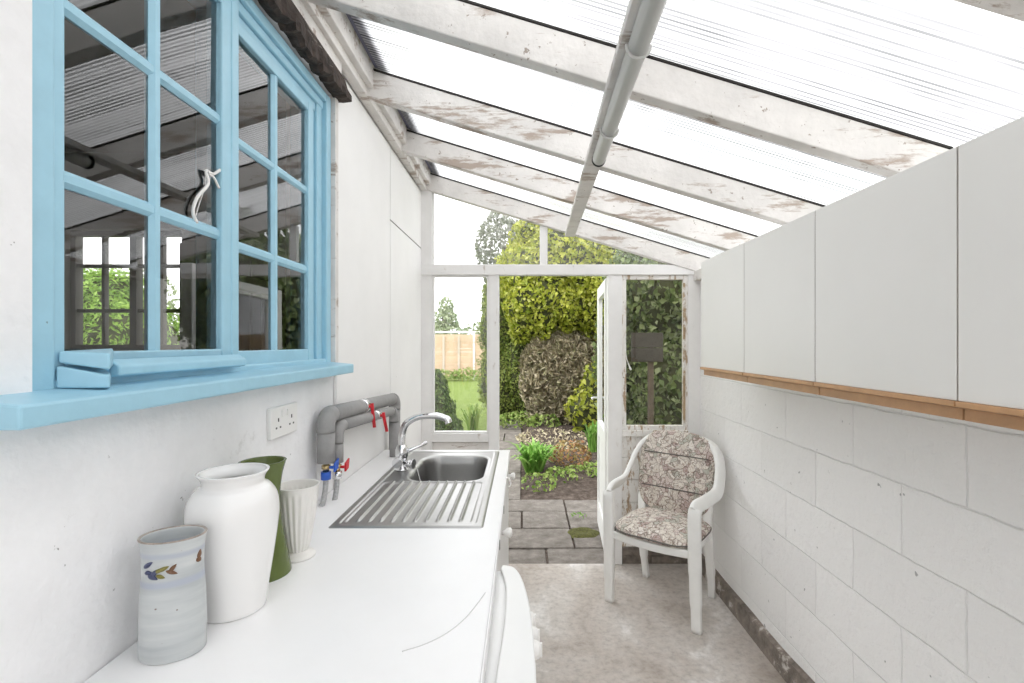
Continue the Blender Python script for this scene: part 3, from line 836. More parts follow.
# slate eaves of the house beyond the end wall
ev = MB()
ev.box(WL - .3, WL + .008, YE + .07, 3.70, 2.585, 2.64); ev.box(WL - .3, WL + .012, YE + .07, 3.72, 2.43, 2.485)
ev.box(WL - .3, WL - .02, YE + .07, 3.66, 2.40, 2.70)
tag(ev.build('trim_2', M_slate), kind='structure')

# ------------------------------------------------------------------ wall cabinets on the right
CX = .93
edges = [2.534, 2.041, 1.545, 1.039, .535]
where = ['white wall cabinet nearest the end windows, above the plastic chair',
         'white wall cabinet second from the end windows',
         'widest looking middle white wall cabinet, third from the end windows',
         'white wall cabinet nearest the camera, cut by the right edge']
for i in range(4):
    y1, y0 = edges[i], edges[i + 1]
    zb, zt = 1.352, 1.922
    c = thing('wall_cabinet', where[i], 'cabinet', (WR, (y0 + y1) / 2, zb), 'white wall cabinets on the right wall')
    MB().box(CX + .020, WR - .001, y0 + .001, y1 - .001, zb + .012, zt).build('body', [M_cab], c, bevel=.001)
    d = MB().box(CX, CX + .018, y0 + .002, y1 - .002, zb + .024, zt).build('door', M_cab, c, bevel=.0015)
    MB().box(CX + .001, CX + .019, y1 - .0018, y1 - .0004, zb + .024, zt).build('door_gap_strip', M_cabin, d)  # dark of the gap between doors, put in as a brown strip
    h = MB()
    h.prism([(CX + .018, zb + .006), (CX + .018, zb + .0235), (CX - .006, zb + .0235), (CX - .006, zb + .012), (CX - .001, zb + .010)], 'y', y0 + .002, y1 - .002)
    h.prism([(CX + .036, zb - .018), (CX + .036, zb + .011), (CX + .014, zb + .011), (CX + .014, zb - .018)], 'y', y0 + .002, y1 - .002)
    h.build('handle_rail', M_wood, d, bevel=.001)

# ------------------------------------------------------------------ worktop, sink, tap
WT = .97
WXF = -.068
wt = thing('worktop', 'long white laminate worktop along the left wall', 'worktop', (-.38, 1.3, WT))
m = MB()
hx0, hx1, hy0, hy1 = -.545, -.127, 1.402, 2.348
ty0, ty1 = .20, 2.405
xw = WL + .004
for (a, b_, c_, d_) in ((xw, WXF, ty0, hy0), (xw, WXF, hy1, ty1), (xw, hx0, hy0, hy1), (hx1, WXF, hy0, hy1)):
    m.box(a, b_, c_, d_, WT - .038, WT)
m.build('top', M_top, wt)
MB().box(WXF + .0002, WXF + .004, ty0, ty1, WT - .036, WT - .001).build('front_edging', M_top, wt, bevel=.0015)
sm = MB()
sm.tube(spline([(.0 - .080, 1.03, WT), (-.093, .985, WT), (-.113, .93, WT), (-.140, .885, WT), (-.173, .853, WT), (-.208, .833, WT)], 8), .0011, 6)
sm.build('seam', M_matte if False else M_pvc, wt)
for y in (1.32, 1.60):
    MB().box(WXF + .0035, WXF + .0052, y, y + .012, WT - .034, WT - .010).build('chip', M_dark, wt)
hk = MB(); hy_ = 1.945
hk.tube(spline([(WXF + .004, hy_, WT - .008), (WXF + .012, hy_, WT - .012), (WXF + .018, hy_, WT - .03), (WXF + .014, hy_, WT - .045), (WXF + .006, hy_, WT - .045)], 6), .003, 8)
hk.lathe([(.0, 0), (.008, 0), (.008, .004), (0, .004)], (WXF + .006, hy_, WT - .012), 12)
tag(hk.build('hook', M_plastic), 'small white hook on the front edge of the worktop', 'hook')

# sink as a pressed sheet: one height field cut into rim, bowl and drainer
sk = thing('sink', 'stainless steel sink with ridged drainer set in the worktop', 'sink', (-.33, 1.88, WT))
SX0, SX1, SY0, SY1 = -.562, -.112, 1.385, 2.365
BX0, BX1, BY0, BY1 = -.452, -.158, 1.868, 2.272
DX0, DX1, DY0, DY1 = -.530, -.150, 1.425, 1.850
def rrect(x, y, x0, x1, y0, y1, r):
    dx = max(x0 + r - x, 0, x - (x1 - r)); dy = max(y0 + r - y, 0, y - (y1 - r))
    d = math.hypot(dx, dy) - r
    if dx == 0 and dy == 0: d = max(x0 - x, x - x1, y0 - y, y - y1)
    return d
def smooth(t): t = max(0, min(1, t)); return t * t * (3 - 2 * t)
def hgt(x, y):
    z = .004
    d = rrect(x, y, SX0, SX1, SY0, SY1, .012)
    z -= .005 * smooth((d + .008) / .008)
    d0 = rrect(x, y, SX0 + .022, SX1 - .022, SY0 + .022, SY1 - .022, .02)
    z -= .003 * smooth(-d0 / .006)
    db = rrect(x, y, BX0, BX1, BY0, BY1, .075)
    reg = 0
    if db < .012:
        z -= .004 * smooth((.012 - db) / .012) + .140 * smooth((-db) / .016) + .012 * smooth((-db - .016) / .05)
        reg = 1 if db < .004 else 0
    dd = rrect(x, y, DX0, DX1, DY0, DY1, .02)
    if dd < 0 and reg == 0:
        z -= .0035 * smooth(-dd / .008)
        u = (x - (DX0 + .02)) / .034
        if 0 <= u <= 10:
            fade = smooth((y - DY0 - .012) / .02)
            t = u - math.floor(u)
            z += .0060 * smooth(1 - abs(t - .5) / .20) * fade
        reg = 2
    return z, reg
nx, ny = 200, 250
gx = np.linspace(SX0, SX1, nx); gy = np.linspace(SY0, SY1, ny)
H = [[hgt(x, y) for x in gx] for y in gy]
parts = {0: MB(), 1: MB(), 2: MB()}
idx = {0: {}, 1: {}, 2: {}}
for j in range(ny - 1):
    for i in range(nx - 1):
        rgs = [H[j][i][1], H[j][i + 1][1], H[j + 1][i][1], H[j + 1][i + 1][1]]
        r = 1 if 1 in rgs else (2 if 2 in rgs else 0)
        mb = parts[r]; q = []
        for (a, b_) in ((j, i), (j, i + 1), (j + 1, i + 1), (j + 1, i)):
            if (a, b_) not in idx[r]:
                idx[r][(a, b_)] = len(mb.v); mb.v.append((gx[b_], gy[a], WT + H[a][b_][0]))
            q.append(idx[r][(a, b_)])
        mb.f.append(tuple(q)); mb.s.append(True); mb.m.append(0)
parts[0].build('rim', M_steel, sk); bowl = parts[1].build('bowl', M_steel, sk); parts[2].build('drainer', M_steel, sk)
wz = WT + H[ny - 30][nx // 2][0]
bz = min(h[0] for r in H for h in r) + WT
MB().lathe([(.036, .0005), (.034, .003), (.026, .002), (.022, -.004), (0.001, -.006)], (-.305, 2.07, bz), 32, cap0=False).build('waste_ring', M_chrome, bowl)
# plug and chain
pg = thing('sink_plug', 'black plug on a bead chain lying inside the sink bowl', 'plug', (-.40, 2.03, bz))
MB().lathe([(0, 0), (.021, 0), (.024, .012), (.012, .014), (.010, .020), (0, .020)], (-.395, 2.04, bz + .003), 24).build('stopper', M_black, pg)
chn = spline([(-.395, 2.04, bz + .024), (-.41, 2.05, bz + .06), (-.435, 2.05, WT - .05), (-.452, 2.05, WT + .004), (-.472, 2.05, WT + .006)], 14)
cb = MB()
for p in chn[::1]:
    cb.lathe([(0.0002, -.0028), (.002, -.002), (.0028, 0), (.002, .002), (0.0002, .0028)], p, 8)
cb.build('chain', M_chrome, pg)

tp = thing('mixer_tap', 'chrome swan neck mixer tap behind the sink bowl', 'tap', (-.505, 2.02, WT))
tx, ty = -.505, 2.02
bz0 = WT + .0015
MB().lathe([(.0, 0), (.030, 0), (.030, .006), (.024, .012), (.022, .05), (.026, .06), (.026, .085), (.020, .10), (.014, .108)], (tx, ty, bz0), 28).build('body', M_chrome, tp)
lf = MB().tube(spline([(tx, ty, WT + .10), (tx + .002, ty, WT + .15), (tx + .02, ty, WT + .195), (tx + .07, ty + .005, WT + .222), (tx + .14, ty + .01, WT + .225), (tx + .185, ty + .012, WT + .212), (tx + .195, ty + .012, WT + .195)], 8), [.015] * 8 + [.0145] * 8 + [.014] * 8 + [.0135] * 8 + [.014] * 8 + [.0155] * 8 + [.016], 16)
lf.build('spout', M_chrome, tp)
lv = MB(); lv.tube([(tx + .015, ty, WT + .075), (tx + .035, ty, WT + .085), (tx + .07, ty + .012, WT + .098), (tx + .10, ty + .022, WT + .112)], [.012, .008, .006, .0075], 12)
lv.build('lever', M_chrome, tp)
k1_ = MB(); k1_.tube([(tx - .003, ty - .02, WT + .045), (tx - .003, ty - .055, WT + .045)], .017, 18); k1_.tube([(tx - .003, ty - .055, WT + .045), (tx - .003, ty - .066, WT + .045)], .021, 14)
k1_.build('tap_head', M_chrome, tp)
k2 = MB(); k2.tube([(tx + .018, ty - .01, WT + .03), (tx + .045, ty - .02, WT + .032)], .015, 18); k2.tube([(tx + .045, ty - .02, WT + .032), (tx + .055, ty - .023, WT + .032)], .02, 14)
k2.build('tap_head', M_chrome, tp)

# ------------------------------------------------------------------ units below the worktop
bc = thing('base_cabinet', 'white base cabinet under the sink end of the worktop', 'cabinet', (-.36, 1.9, 0))
y0, y1 = 1.27, 2.36
cbm = MB()
cbm.box(xw + .02, WXF - .022, y0, y0 + .018, .1, WT - .039); cbm.box(xw + .02, WXF - .022, y1 - .018, y1, .1, WT - .039)
cbm.box(xw + .02, WXF - .022, y0 + .018, y1 - .018, .1, .118); cbm.box(xw + .02, xw + .03, y0 + .018, y1 - .018, .118, WT - .039)
cbm.box(xw + .06, WXF - .06, y0, y1, 0, .1)
cbm.build('body', M_enamel, bc)
for (a, b_) in ((1.272, 1.79), (1.794, 2.358)):
    dd = MB().box(WXF - .021, WXF - .002, a, b_, .11, .925).build('door', M_enamel, bc, bevel=.002)
    ky = a + .08 if a < 1.6 else b_ - .08
    if a < 1.6: ky = 1.60
    kn = MB()
    v0 = len(kn.v)
    kn.tube([(WXF - .002, ky, .875), (WXF + .008, ky, .875), (WXF + .016, ky, .875), (WXF + .026, ky, .875), (WXF + .032, ky, .875)], [.008, .008, .015, .0165, .010], 20)
    kn.build('knob', M_plastic, dd)

wm = thing('washing_machine', 'white appliance with bowed control panel below the worktop', 'appliance', (-.3, 1.12, 0))
a0, a1 = .62, 1.245
AZ = .927
MB().box(xw + .03, -.030, a0, a1 - .01, .015, AZ - .006).build('body', M_enamel, wm, bevel=.003)
# bowed fascia, plan outline
inner = [(-.049, a0), (-.047, .813), (-.040, .95), (-.038, 1.047), (-.040, 1.12), (-.046, 1.176), (-.056, 1.225)]
outer = [(.020, a0), (.0225, .813), (.021, .92), (.017, 1.025), (.006, 1.128), (-.006, 1.19), (-.020, 1.228), (-.034, 1.241), (-.054, 1.245)]
oi = [Vector((p[0], p[1], 0)) for p in inner]; oo = [Vector((p[0], p[1], 0)) for p in outer]
oi = [(p.x, p.y) for p in spline(oi, 5)]; oo = [(p.x, p.y) for p in spline(oo, 5)]
fas = MB()
loop = oo + oi[::-1]
fas.prism(loop, 'z', .78, AZ + .004, smooth=False)
fas.build('control_panel', M_enamel, wm, bevel=.006, seg=3)
MB().box(-.10, -.0, a0 + .002, a1 - .05, .05, .775).build('front_panel', M_enamel, wm, bevel=.01)
for (ky, kx) in ((1.120, .0080), (1.060, .0145), (1.012, .0180)):
    kn = MB().tube([(kx - .008, ky, .86), (kx + .006, ky, .86), (kx + .014, ky, .86), (kx + .018, ky, .86)], [.020, .019, .017, .013], 22)
    kn.box(kx + .012, kx + .022, ky - .003, ky + .003, .846, .874)
    kn.build('knob', M_plastic, wm)

# ------------------------------------------------------------------ four vases
def vase(name, label, loc, prof_out, wall, mat, n=64, **kw):
    t = thing(name, label, 'vase', loc, 'vases on the worktop')
    inn = [(max(.002, r - wall), z) for r, z in reversed(prof_out) if z > .012] + [(.002, .012)]
    pr = [(.002, 0)] + prof_out + inn
    pr = [prof_out[0]] + pr[2:] if False else pr
    # smooth the outline
    return t, pr
def lathed(t, name, pr, mat, c, n=64, **kw):
    return MB().lathe(pr, c, n, cap0=False, **kw).build(name, mat, t)
def smooth_prof(pts, n=6):
    return [(p.x, p.z) for p in spline([Vector((r, 0, z)) for r, z in pts], n)]

zt = WT + .0005
# banded stoneware, slightly flattened oval
VROT = .26
loc = (-.602, .835, zt)
po = smooth_prof([(.0535, 0), (.056, .005), (.0565, .04), (.0555, .09), (.0530, .125), (.0515, .150), (.0530, .178), (.0555, .196), (.0565, .200)])
t, pr = vase('stoneware_vase', 'grey blue stoneware vase with a painted brush motif, nearest the camera', loc, po, .005, M_pot)
bodyv = lathed(t, 'body', pr, M_pot, loc, sx=.88, sy=.70, rot=VROT)
rim = [(.0568, .1988), (.0574, .2003), (.0564, .2018), (.0540, .2012), (.0520, .1998)]
lathed(t, 'rim', rim, principled('rim_brown', (.33, .28, .24), .3, noise_amt=.4, noise_scale=60), loc, sx=.88, sy=.70, rot=VROT)
# brush flowers: small curved blobs on the wall facing the room
M_inkb = principled('brush_blue', (.06, .07, .14), .4); M_inkg = principled('brush_olive', (.20, .18, .04), .4); M_inkr = principled('brush_brown', (.16, .08, .04), .4)
def on_vase(phi, z):
    r = np.interp(z, [q[1] for q in po], [q[0] for q in po]) + .0006
    x, y = r * math.cos(phi) * .88, r * math.sin(phi) * .70
    return Vector((loc[0] + x * math.cos(VROT) - y * math.sin(VROT), loc[1] + x * math.sin(VROT) + y * math.cos(VROT), loc[2] + z))
br_b, br_g, br_r, br_e = MB(), MB(), MB(), MB()
for (mb, ph, z, dphi, dz, w) in ((br_b, -2.42, .158, .28, .006, .0035), (br_b, -2.38, .150, .22, .001, .003), (br_b, -2.22, .149, .26, -.005, .004), (br_b, -2.10, .146, .22, .006, .0035),
                             (br_g, -2.04, .150, .34, .005, .003), (br_g, -1.86, .153, .26, .004, .003), (br_g, -1.90, .147, .20, -.003, .003), (br_r, -1.60, .153, .26, -.004, .003), (br_r, -1.50, .151, .16, .006, .003),
                             (br_e, -.55, .155, .12, .004, .004), (br_e, -.50, .160, .08, .008, .003)):
    pts = [on_vase(ph + .1 + dphi * 1.35 * s, z + dz * 1.8 * s) for s in np.linspace(0, 1, 6)]
    mb.tube(pts, [w * 1.15 * q for q in (.3, .8, 1, .9, .6, .15)], 8)
for mb, mt in ((br_b, M_inkb), (br_g, M_inkg), (br_r, M_inkr), (br_e, M_inkr)):
    mb.build('painted_motif', mt, t)
# shouldered white jar
loc = (-.580, .972, zt)
po = smooth_prof([(.056, 0), (.059, .004), (.062, .03), (.071, .09), (.079, .15), (.0825, .19), (.079, .220), (.068, .240), (.0575, .248), (.0555, .254), (.058, .263), (.0635, .271), (.0645, .274)])
t, pr = vase('white_vase', 'tall glossy white shouldered vase behind the stoneware vase', loc, po, .006, M_ceram)
lathed(t, 'body', pr, M_ceram, loc, n=80)
# waisted green vase
loc = (-.600, 1.118, zt)
po = smooth_prof([(.058, 0), (.060, .003), (.052, .05), (.042, .10), (.0365, .15), (.037, .19), (.041, .225), (.048, .253), (.050, .258)])
t, pr = vase('green_vase', 'olive green waisted vase half hidden by the white vase', loc, po, .005, M_green)
lathed(t, 'body', pr, M_green, loc)
# fluted footed vase
loc = (-.560, 1.205, zt)
t = thing('fluted_vase', 'small white fluted vase on a round foot beside the pipes', 'vase', loc, 'vases on the worktop')
po = smooth_prof([(.022, .016), (.026, .024), (.032, .05), (.040, .10), (.046, .15), (.050, .172), (.0515, .178)])
inn = [(r - .005, z) for r, z in reversed(po)]
MB().lathe(po + inn, loc, 120, rf=lambda a, r, z: r * (1 + .035 * math.cos(20 * a) * min(1, max(0, (.168 - z) / .02))), cap0=False, cap1=True).build('cup', M_matte, t)
MB().lathe(smooth_prof([(.041, 0), (.0415, .005), (.036, .010), (.026, .013), (.0215, .018), (.022, .022)], 4), loc, 48).build('foot', M_matte, t)

# ------------------------------------------------------------------ socket, pipes and valves on the left wall
so = thing('wall_socket', 'white double wall socket below the blue sill', 'socket', (WL, 1.38, 1.28))
MB().box(WL + .0005, WL + .013, 1.304, 1.458, 1.237, 1.323).build('plate', M_plastic, so, bevel=.003)
for yc in (1.343, 1.419):
    sl = MB()
    sl.box(WL + .0128, WL + .0135, yc - .003, yc + .003, 1.282, 1.292)
    for dy in (-.011, .011): sl.box(WL + .0128, WL + .0135, yc + dy - .0035, yc + dy + .0035, 1.263, 1.268)
    sl.build('pin_holes', M_slot, so)
    MB().box(WL + .0128, WL + .0165, yc - .006 + (.022 if yc < 1.38 else -.022), yc + .006 + (.022 if yc < 1.38 else -.022), 1.292, 1.312).build('switch', M_plastic, so, bevel=.001)

def insulated(name, label, pts_h, drop0, drop1, r):
    """foam covered pipe: a horizontal run, a drop at each end, with mitred elbow pieces"""
    t = thing(name, label, 'pipe', tuple(pts_h[0]), 'foam covered pipes by the sink')
    a, b_ = Vector(pts_h[0]), Vector(pts_h[1])
    d = (b_ - a).normalized()
    MB().tube([a + d * .045, a + d * .25, b_ - d * .045], r, 20).build('horizontal_foam', M_foam, t)
    MB().tube(spline([a + d * .043, a + d * .02 + Vector((0, 0, -.004)), a + Vector((0, 0, -.025)), a + Vector((0, 0, -.055))], 3), r * 1.03, 20).build('elbow_foam', M_foam, t)
    MB().tube(spline([b_ - d * .043, b_ - d * .02 + Vector((0, 0, -.004)), b_ + Vector((0, 0, -.025)), b_ + Vector((0, 0, -.055))], 3), r * 1.03, 20).build('elbow_foam', M_foam, t)
    MB().tube([a + Vector((0, 0, -.058)), a + Vector((0, 0, -drop0))], r, 20).build('near_drop_foam', M_foam, t)
    MB().tube([b_ + Vector((0, 0, -.058)), b_ + Vector((0, 0, -drop1))], r, 20).build('far_drop_foam', M_foam, t)
    return t
A0, A1 = Vector((-.645, 1.588, 1.264)), Vector((-.645, 2.435, 1.222))
pA = insulated('insulated_pipe', 'upper thick grey foam covered pipe along the left wall', (A0, A1), .155, .60, .0280)
B0, B1 = Vector((-.633, 1.652, 1.216)), Vector((-.602, 2.265, 1.186))
pB = insulated('insulated_pipe', 'lower grey foam covered pipe in front of the upper one', (B0, B1), .122, .2145, .0205)
# lever valves with red handles on the runs
def run_valve(t, p, r, L_, tilt):
    MB().tube([p + Vector((0, -.022, 0)), p + Vector((0, .022, 0))], r * 1.06, 16).build('valve_body', M_chrome, t)
    h = MB()
    q = p + Vector((r + .012, 0, 0))
    h.tube([p + Vector((r * .8, 0, 0)), q], .006, 10)
    h.tube([q + Vector((0, -.0, .012)), q + Vector((.004, tilt * .4, -L_ * .4)), q + Vector((.010, tilt, -L_))], 1.0, 10, sec=(.0065, .003), up=Vector((0, 1, 0)))
    h.build('red_lever', M_red, t)
run_valve(pA, A0.lerp(A1, .42), .0280, .085, .0)
run_valve(pB, B0.lerp(B1, .60), .0205, .070, .02)
def drop_valve(t, p, mat_h, col_nut, side):
    vb = MB(); vb.tube([p, p + Vector((0, 0, -.03))], .010, 12); vb.tube([p + Vector((0, 0, -.008)), p + Vector((0, 0, -.020))], .014, 6); vb.build('valve_body', M_brass, t)
    nb = MB(); nb.tube([p + Vector((0, 0, -.030)), p + Vector((0, 0, -.055))], .016, 12); nb.build('valve_collar', col_nut, t)
    h = MB(); h.tube([p + Vector((.012, 0, -.016)), p + Vector((.026, 0, -.016))], .005, 10)
    h.hexa([(p.x + .024, p.y + side - .006, p.z - .032), (p.x + .030, p.y + side - .006, p.z - .032), (p.x + .030, p.y + side + .022, p.z - .026), (p.x + .024, p.y + side + .022, p.z - .026),
            (p.x + .024, p.y + side - .004, p.z - .004), (p.x + .030, p.y + side - .004, p.z - .004), (p.x + .030, p.y + side + .03, p.z + .006), (p.x + .024, p.y + side + .03, p.z + .006)])
    h.build('valve_handle', mat_h, t, bevel=.001)
    ho = MB(); ho.tube(spline([p + Vector((0, 0, -.053)), p + Vector((-.001, -.004, -.09)), p + Vector((-.006, -.010, -.13)), p + Vector((-.012, -.012, p_end(p)))], 8), .0085, 12)
    ho.build('flexible_hose', M_hose, t)
def p_end(p): return WT + .0005 - p.z
drop_valve(pA, A0 + Vector((0, 0, -.155)), M_bluep, M_bluep, .006)
drop_valve(pB, B0 + Vector((0, 0, -.122)), M_red, M_chrome, .006)

# small knotted cord on the right window frame
rg = MB()
pz = lambda px, py: at(px, py, YE - .012)
rg.tube(spline([pz(624.5, 336), pz(625.5, 350), pz(626.5, 358), pz(628.5, 364), pz(631, 370)], 6), [.003] * 18 + [.0045] * 4 + [.007] * 3, 8)
tag(rg.build('cord', M_cord), 'short white cord hanging from the right window frame', 'cord')

# ------------------------------------------------------------------ plastic garden chair with cushions (local space, facing -y)
ch = bpy.data.objects.new('garden_chair', None); COL.objects.link(ch)
CHL = (.822, 2.822, 0); CHR = math.radians(-38)
ch.location = CHL; ch.rotation_euler = (0, 0, CHR)
tag(ch, 'white resin garden armchair in the corner by the right window', 'chair')
def cbuild(mb, name, mat, parent=ch, **kw): return mb.build(name, mat, parent, rootspace=False, **kw)
for s in (-1, 1):
    lg = MB()
    lg.tube(spline([(s * .252, -.195, 0.0), (s * .250, -.200, .15), (s * .247, -.207, .32), (s * .246, -.212, .50), (s * .247, -.214, .61), (s * .250, -.203, .640)], 6), [.82] * 6 + [.92] * 6 + [1.0] * 19,
            16, sec=(.032, .023), up=Vector((0, 1, 0)))
    cbuild(lg, 'leg', M_resin)
    ar = MB()
    ar.tube(spline([(s * .249, -.215, .632), (s * .254, -.190, .652), (s * .265, -.11, .655), (s * .272, .0, .655), (s * .279, .075, .672), (s * .274, .135, .735), (s * .260, .180, .80), (s * .226, .222, .866), (s * .150, .250, .912), (0, .262, .925)], 7),
            1.0, 16, sec=(.034, .015), up=Vector((s * .8, 0, .6)))
    cbuild(ar, 'armrest', M_resin)
    rl = MB()
    rl.tube(spline([(s * .205, .215, 0), (s * .208, .185, .15), (s * .205, .160, .30), (s * .200, .150, .44), (s * .205, .165, .56), (s * .215, .20, .72), (s * .215, .225, .86)], 6), [.75] * 6 + [.9] * 6 + [1] * 12 + [.8] * 13, 14, sec=(.026, .022), up=Vector((0, 1, 0)))
    cbuild(rl, 'leg', M_resin)
# seat shell
def superel(a, hx, hy, e=.5):
    c, s = math.cos(a), math.sin(a)
    return math.copysign(abs(c) ** e, c) * hx, math.copysign(abs(s) ** e, s) * hy
def pad(center, hx, hy, th, dome, top_fn=None, rings=10, n=64, e=.5):
    """rounded pad in the XY plane; z bulges toward the middle on both faces, soft rolled edge"""
    mb = MB(); v = []; fcs = []
    lay = []
    for t in np.linspace(0, 1, rings): lay.append((t, 1))
    for t in np.linspace(1, 0, rings): lay.append((t, -1))
    for (t, sg) in lay:
        rr_ = math.sin(t * PI / 2)
        q = max(.0015, rr_)
        hz = th / 2 * math.cos(t * PI / 2) ** .55 if t < 1 else 0
        for k in range(n):
            a = 2 * PI * k / n
            x, y = superel(a, hx * q, hy * q, e)
            z = sg * (hz + dome * (1 - q * q))
            p = Vector((x, y, z))
            if top_fn: p = top_fn(p)
            v.append(p + Vector(center))
    m_ = len(lay)
    for j in range(m_ - 1):
        for k in range(n):
            fcs.append((j * n + k, (j + 1) * n + k, (j + 1) * n + (k + 1) % n, j * n + (k + 1) % n))
    mb.add(v, fcs, True)
    return mb
seat = pad((0, -.015, .415), .235, .215, .022, .0, lambda p: Vector((p.x, p.y, p.z - .35 * p.x * p.x - .0 + .012 * (p.y < -.15) * 0)), e=.45)
cbuild(seat, 'seat', M_resin)
apr = MB().tube(spline([(-.238, -.205, .40), (-.12, -.226, .398), (0, -.232, .396), (.12, -.226, .398), (.238, -.205, .40)], 6), 1.0, 12, sec=(.022, .008), up=Vector((0, 1, 0)))
cbuild(apr, 'apron', M_resin)
for s in (-1, 1):
    cbuild(MB().tube([(s * .236, -.19, .405), (s * .225, 0, .405), (s * .205, .15, .405)], 1.0, 12, sec=(.020, .008), up=Vector((1, 0, 0))), 'side_rail', M_resin)
# moulded back shell behind the cushion
def backmap(p):
    # p.x across, p.y up the back, p.z forward
    v_ = (p.y + .235) / .47
    y = .155 + .085 * v_ + .18 * (p.x ** 2) * -1 + 0
    return Vector((p.x, y - p.z, .47 + .45 * v_ + 0))
bk = pad((0, 0.022, -.005), .212, .232, .012, 0, backmap, e=.62)
cbuild(bk, 'backrest', M_resin)

cu_ = bpy.data.objects.new('chair_cushion', None); COL.objects.link(cu_)
cu_.location = CHL; cu_.rotation_euler = (0, 0, CHR)
tag(cu_, 'paisley patterned cushion pads in beige and brown on the garden chair', 'cushion')
sp_ = pad((0, -.024, .458), .240, .230, .064, .010, lambda p: Vector((p.x, p.y, p.z - .35 * p.x * p.x - 1.6 * max(0, -p.y - .13) ** 2)), e=.55)
so_ = cbuild(sp_, 'seat_pad', M_fabric, cu_)
bp_ = pad((0, -.012, .014), .234, .256, .054, .006, backmap, e=.58)
bo_ = cbuild(bp_, 'back_pad', M_fabric, cu_)
M_pipe = principled('cushion_piping', (.12, .11, .10), .8)
pts = []
for k in range(65):
    a = 2 * PI * k / 64
    x, y = superel(a, .241, .231, .55)
    pts.append((x, y - .024, .458 - .35 * x * x - 1.6 * max(0, -y - .13) ** 2))
cbuild(MB().tube(pts, .004, 6, cap=False), 'piping', M_pipe, so_)
for zf in (.30, .74):
    p0 = []
    for xx in np.linspace(-.20, .20, 14):
        q = backmap(Vector((xx, -.238 + .476 * zf, .0235 + .003 * (1 - (xx / .2) ** 2)))) + Vector((0, -.017, .014))
        p0.append(q)
    cbuild(MB().tube(p0, .003, 6), 'stitched_seam', M_pipe, bo_)

# ------------------------------------------------------------------ garden
def leaf_cloud(pos, nrm, size, aspect=.5, jitter=.7, droop=.3, fold=.18):
    """arrays of leaf quads (two triangles folded along the midrib)"""
    n = len(pos)
    nn = nrm + RNG.normal(0, jitter, (n, 3)); nn /= np.linalg.norm(nn, axis=1)[:, None] + 1e-9
    t = RNG.normal(0, 1, (n, 3)); t[:, 2] -= droop * 2
    t -= nn * (t * nn).sum(1)[:, None]; t /= np.linalg.norm(t, axis=1)[:, None] + 1e-9
    b = np.cross(nn, t)
    s = size * RNG.uniform(.6, 1.3, n)[:, None]
    base = pos - t * s * .5
    tip = pos + t * s * .5 - nn * s * .12
    l = pos + b * s * aspect * .5 + nn * s * fold * .5 - t * s * .05
    r = pos - b * s * aspect * .5 + nn * s * fold * .5 - t * s * .05
    V = np.stack([base, r, tip, l], 1).reshape(-1, 3)
    i = np.arange(n)[:, None] * 4
    F = np.concatenate([i + [0, 1, 2], i + [0, 2, 3]], 1).reshape(-1, 3)
    return V, F


def mesh_np(name, V, F, mat, parent=None, smooth=False):
    me = bpy.data.meshes.new(name)
    off = np.array(parent['_o']) if parent is not None and '_o' in parent else np.zeros(3)
    V = V - off
    me.vertices.add(len(V)); me.vertices.foreach_set('co', V.astype(np.float32).ravel())
    k = F.shape[1]
    me.loops.add(F.size); me.loops.foreach_set('vertex_index', F.astype(np.int32).ravel())
    me.polygons.add(len(F)); me.polygons.foreach_set('loop_start', np.arange(0, F.size, k, dtype=np.int32))
    me.polygons.foreach_set('loop_total', np.full(len(F), k, dtype=np.int32))
    me.materials.append(mat)
    me.update(calc_edges=True); me.validate()
    o = bpy.data.objects.new(name, me); COL.objects.link(o)
    if parent is not None:
        o.parent = parent
        if '_o' in parent: o['_o'] = tuple(parent['_o'])
    return o


def blob_points(n, c, r, lump=.22, freq=1.3, seed=0, zmin=None, depth=.12):
    """points scattered in a shell on a lumpy ellipsoid"""
    u = RNG.normal(0, 1, (n, 3)); u /= np.linalg.norm(u, axis=1)[:, None]
    rad = np.array([1 + lump * (noise.noise(Vector(q * freq * 2) + Vector((seed, 0, 0))) + .5 * noise.noise(Vector(q * freq * 5) + Vector((seed, 7, 0)))) for q in u])
    rad *= 1 - depth * RNG.uniform(0, 1, n) ** 1.5
    p = np.array(c) + u * rad[:, None] * np.array(r)
    nr = u / np.array(r); nr /= np.linalg.norm(nr, axis=1)[:, None]
    if zmin is not None:
        k = p[:, 2] > zmin; p, nr = p[k], nr[k]
    return p, nr


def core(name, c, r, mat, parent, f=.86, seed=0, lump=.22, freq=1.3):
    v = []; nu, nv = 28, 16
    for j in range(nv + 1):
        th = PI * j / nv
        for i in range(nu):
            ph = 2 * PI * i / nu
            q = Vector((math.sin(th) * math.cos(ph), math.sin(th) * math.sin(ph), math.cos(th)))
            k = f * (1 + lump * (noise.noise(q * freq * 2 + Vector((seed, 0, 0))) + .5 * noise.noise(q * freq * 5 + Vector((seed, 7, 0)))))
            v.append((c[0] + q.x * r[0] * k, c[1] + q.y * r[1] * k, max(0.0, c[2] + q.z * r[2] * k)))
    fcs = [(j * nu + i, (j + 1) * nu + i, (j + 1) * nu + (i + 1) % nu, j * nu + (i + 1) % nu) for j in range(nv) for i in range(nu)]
    MB().add(v, fcs, True).build(name, mat, parent)


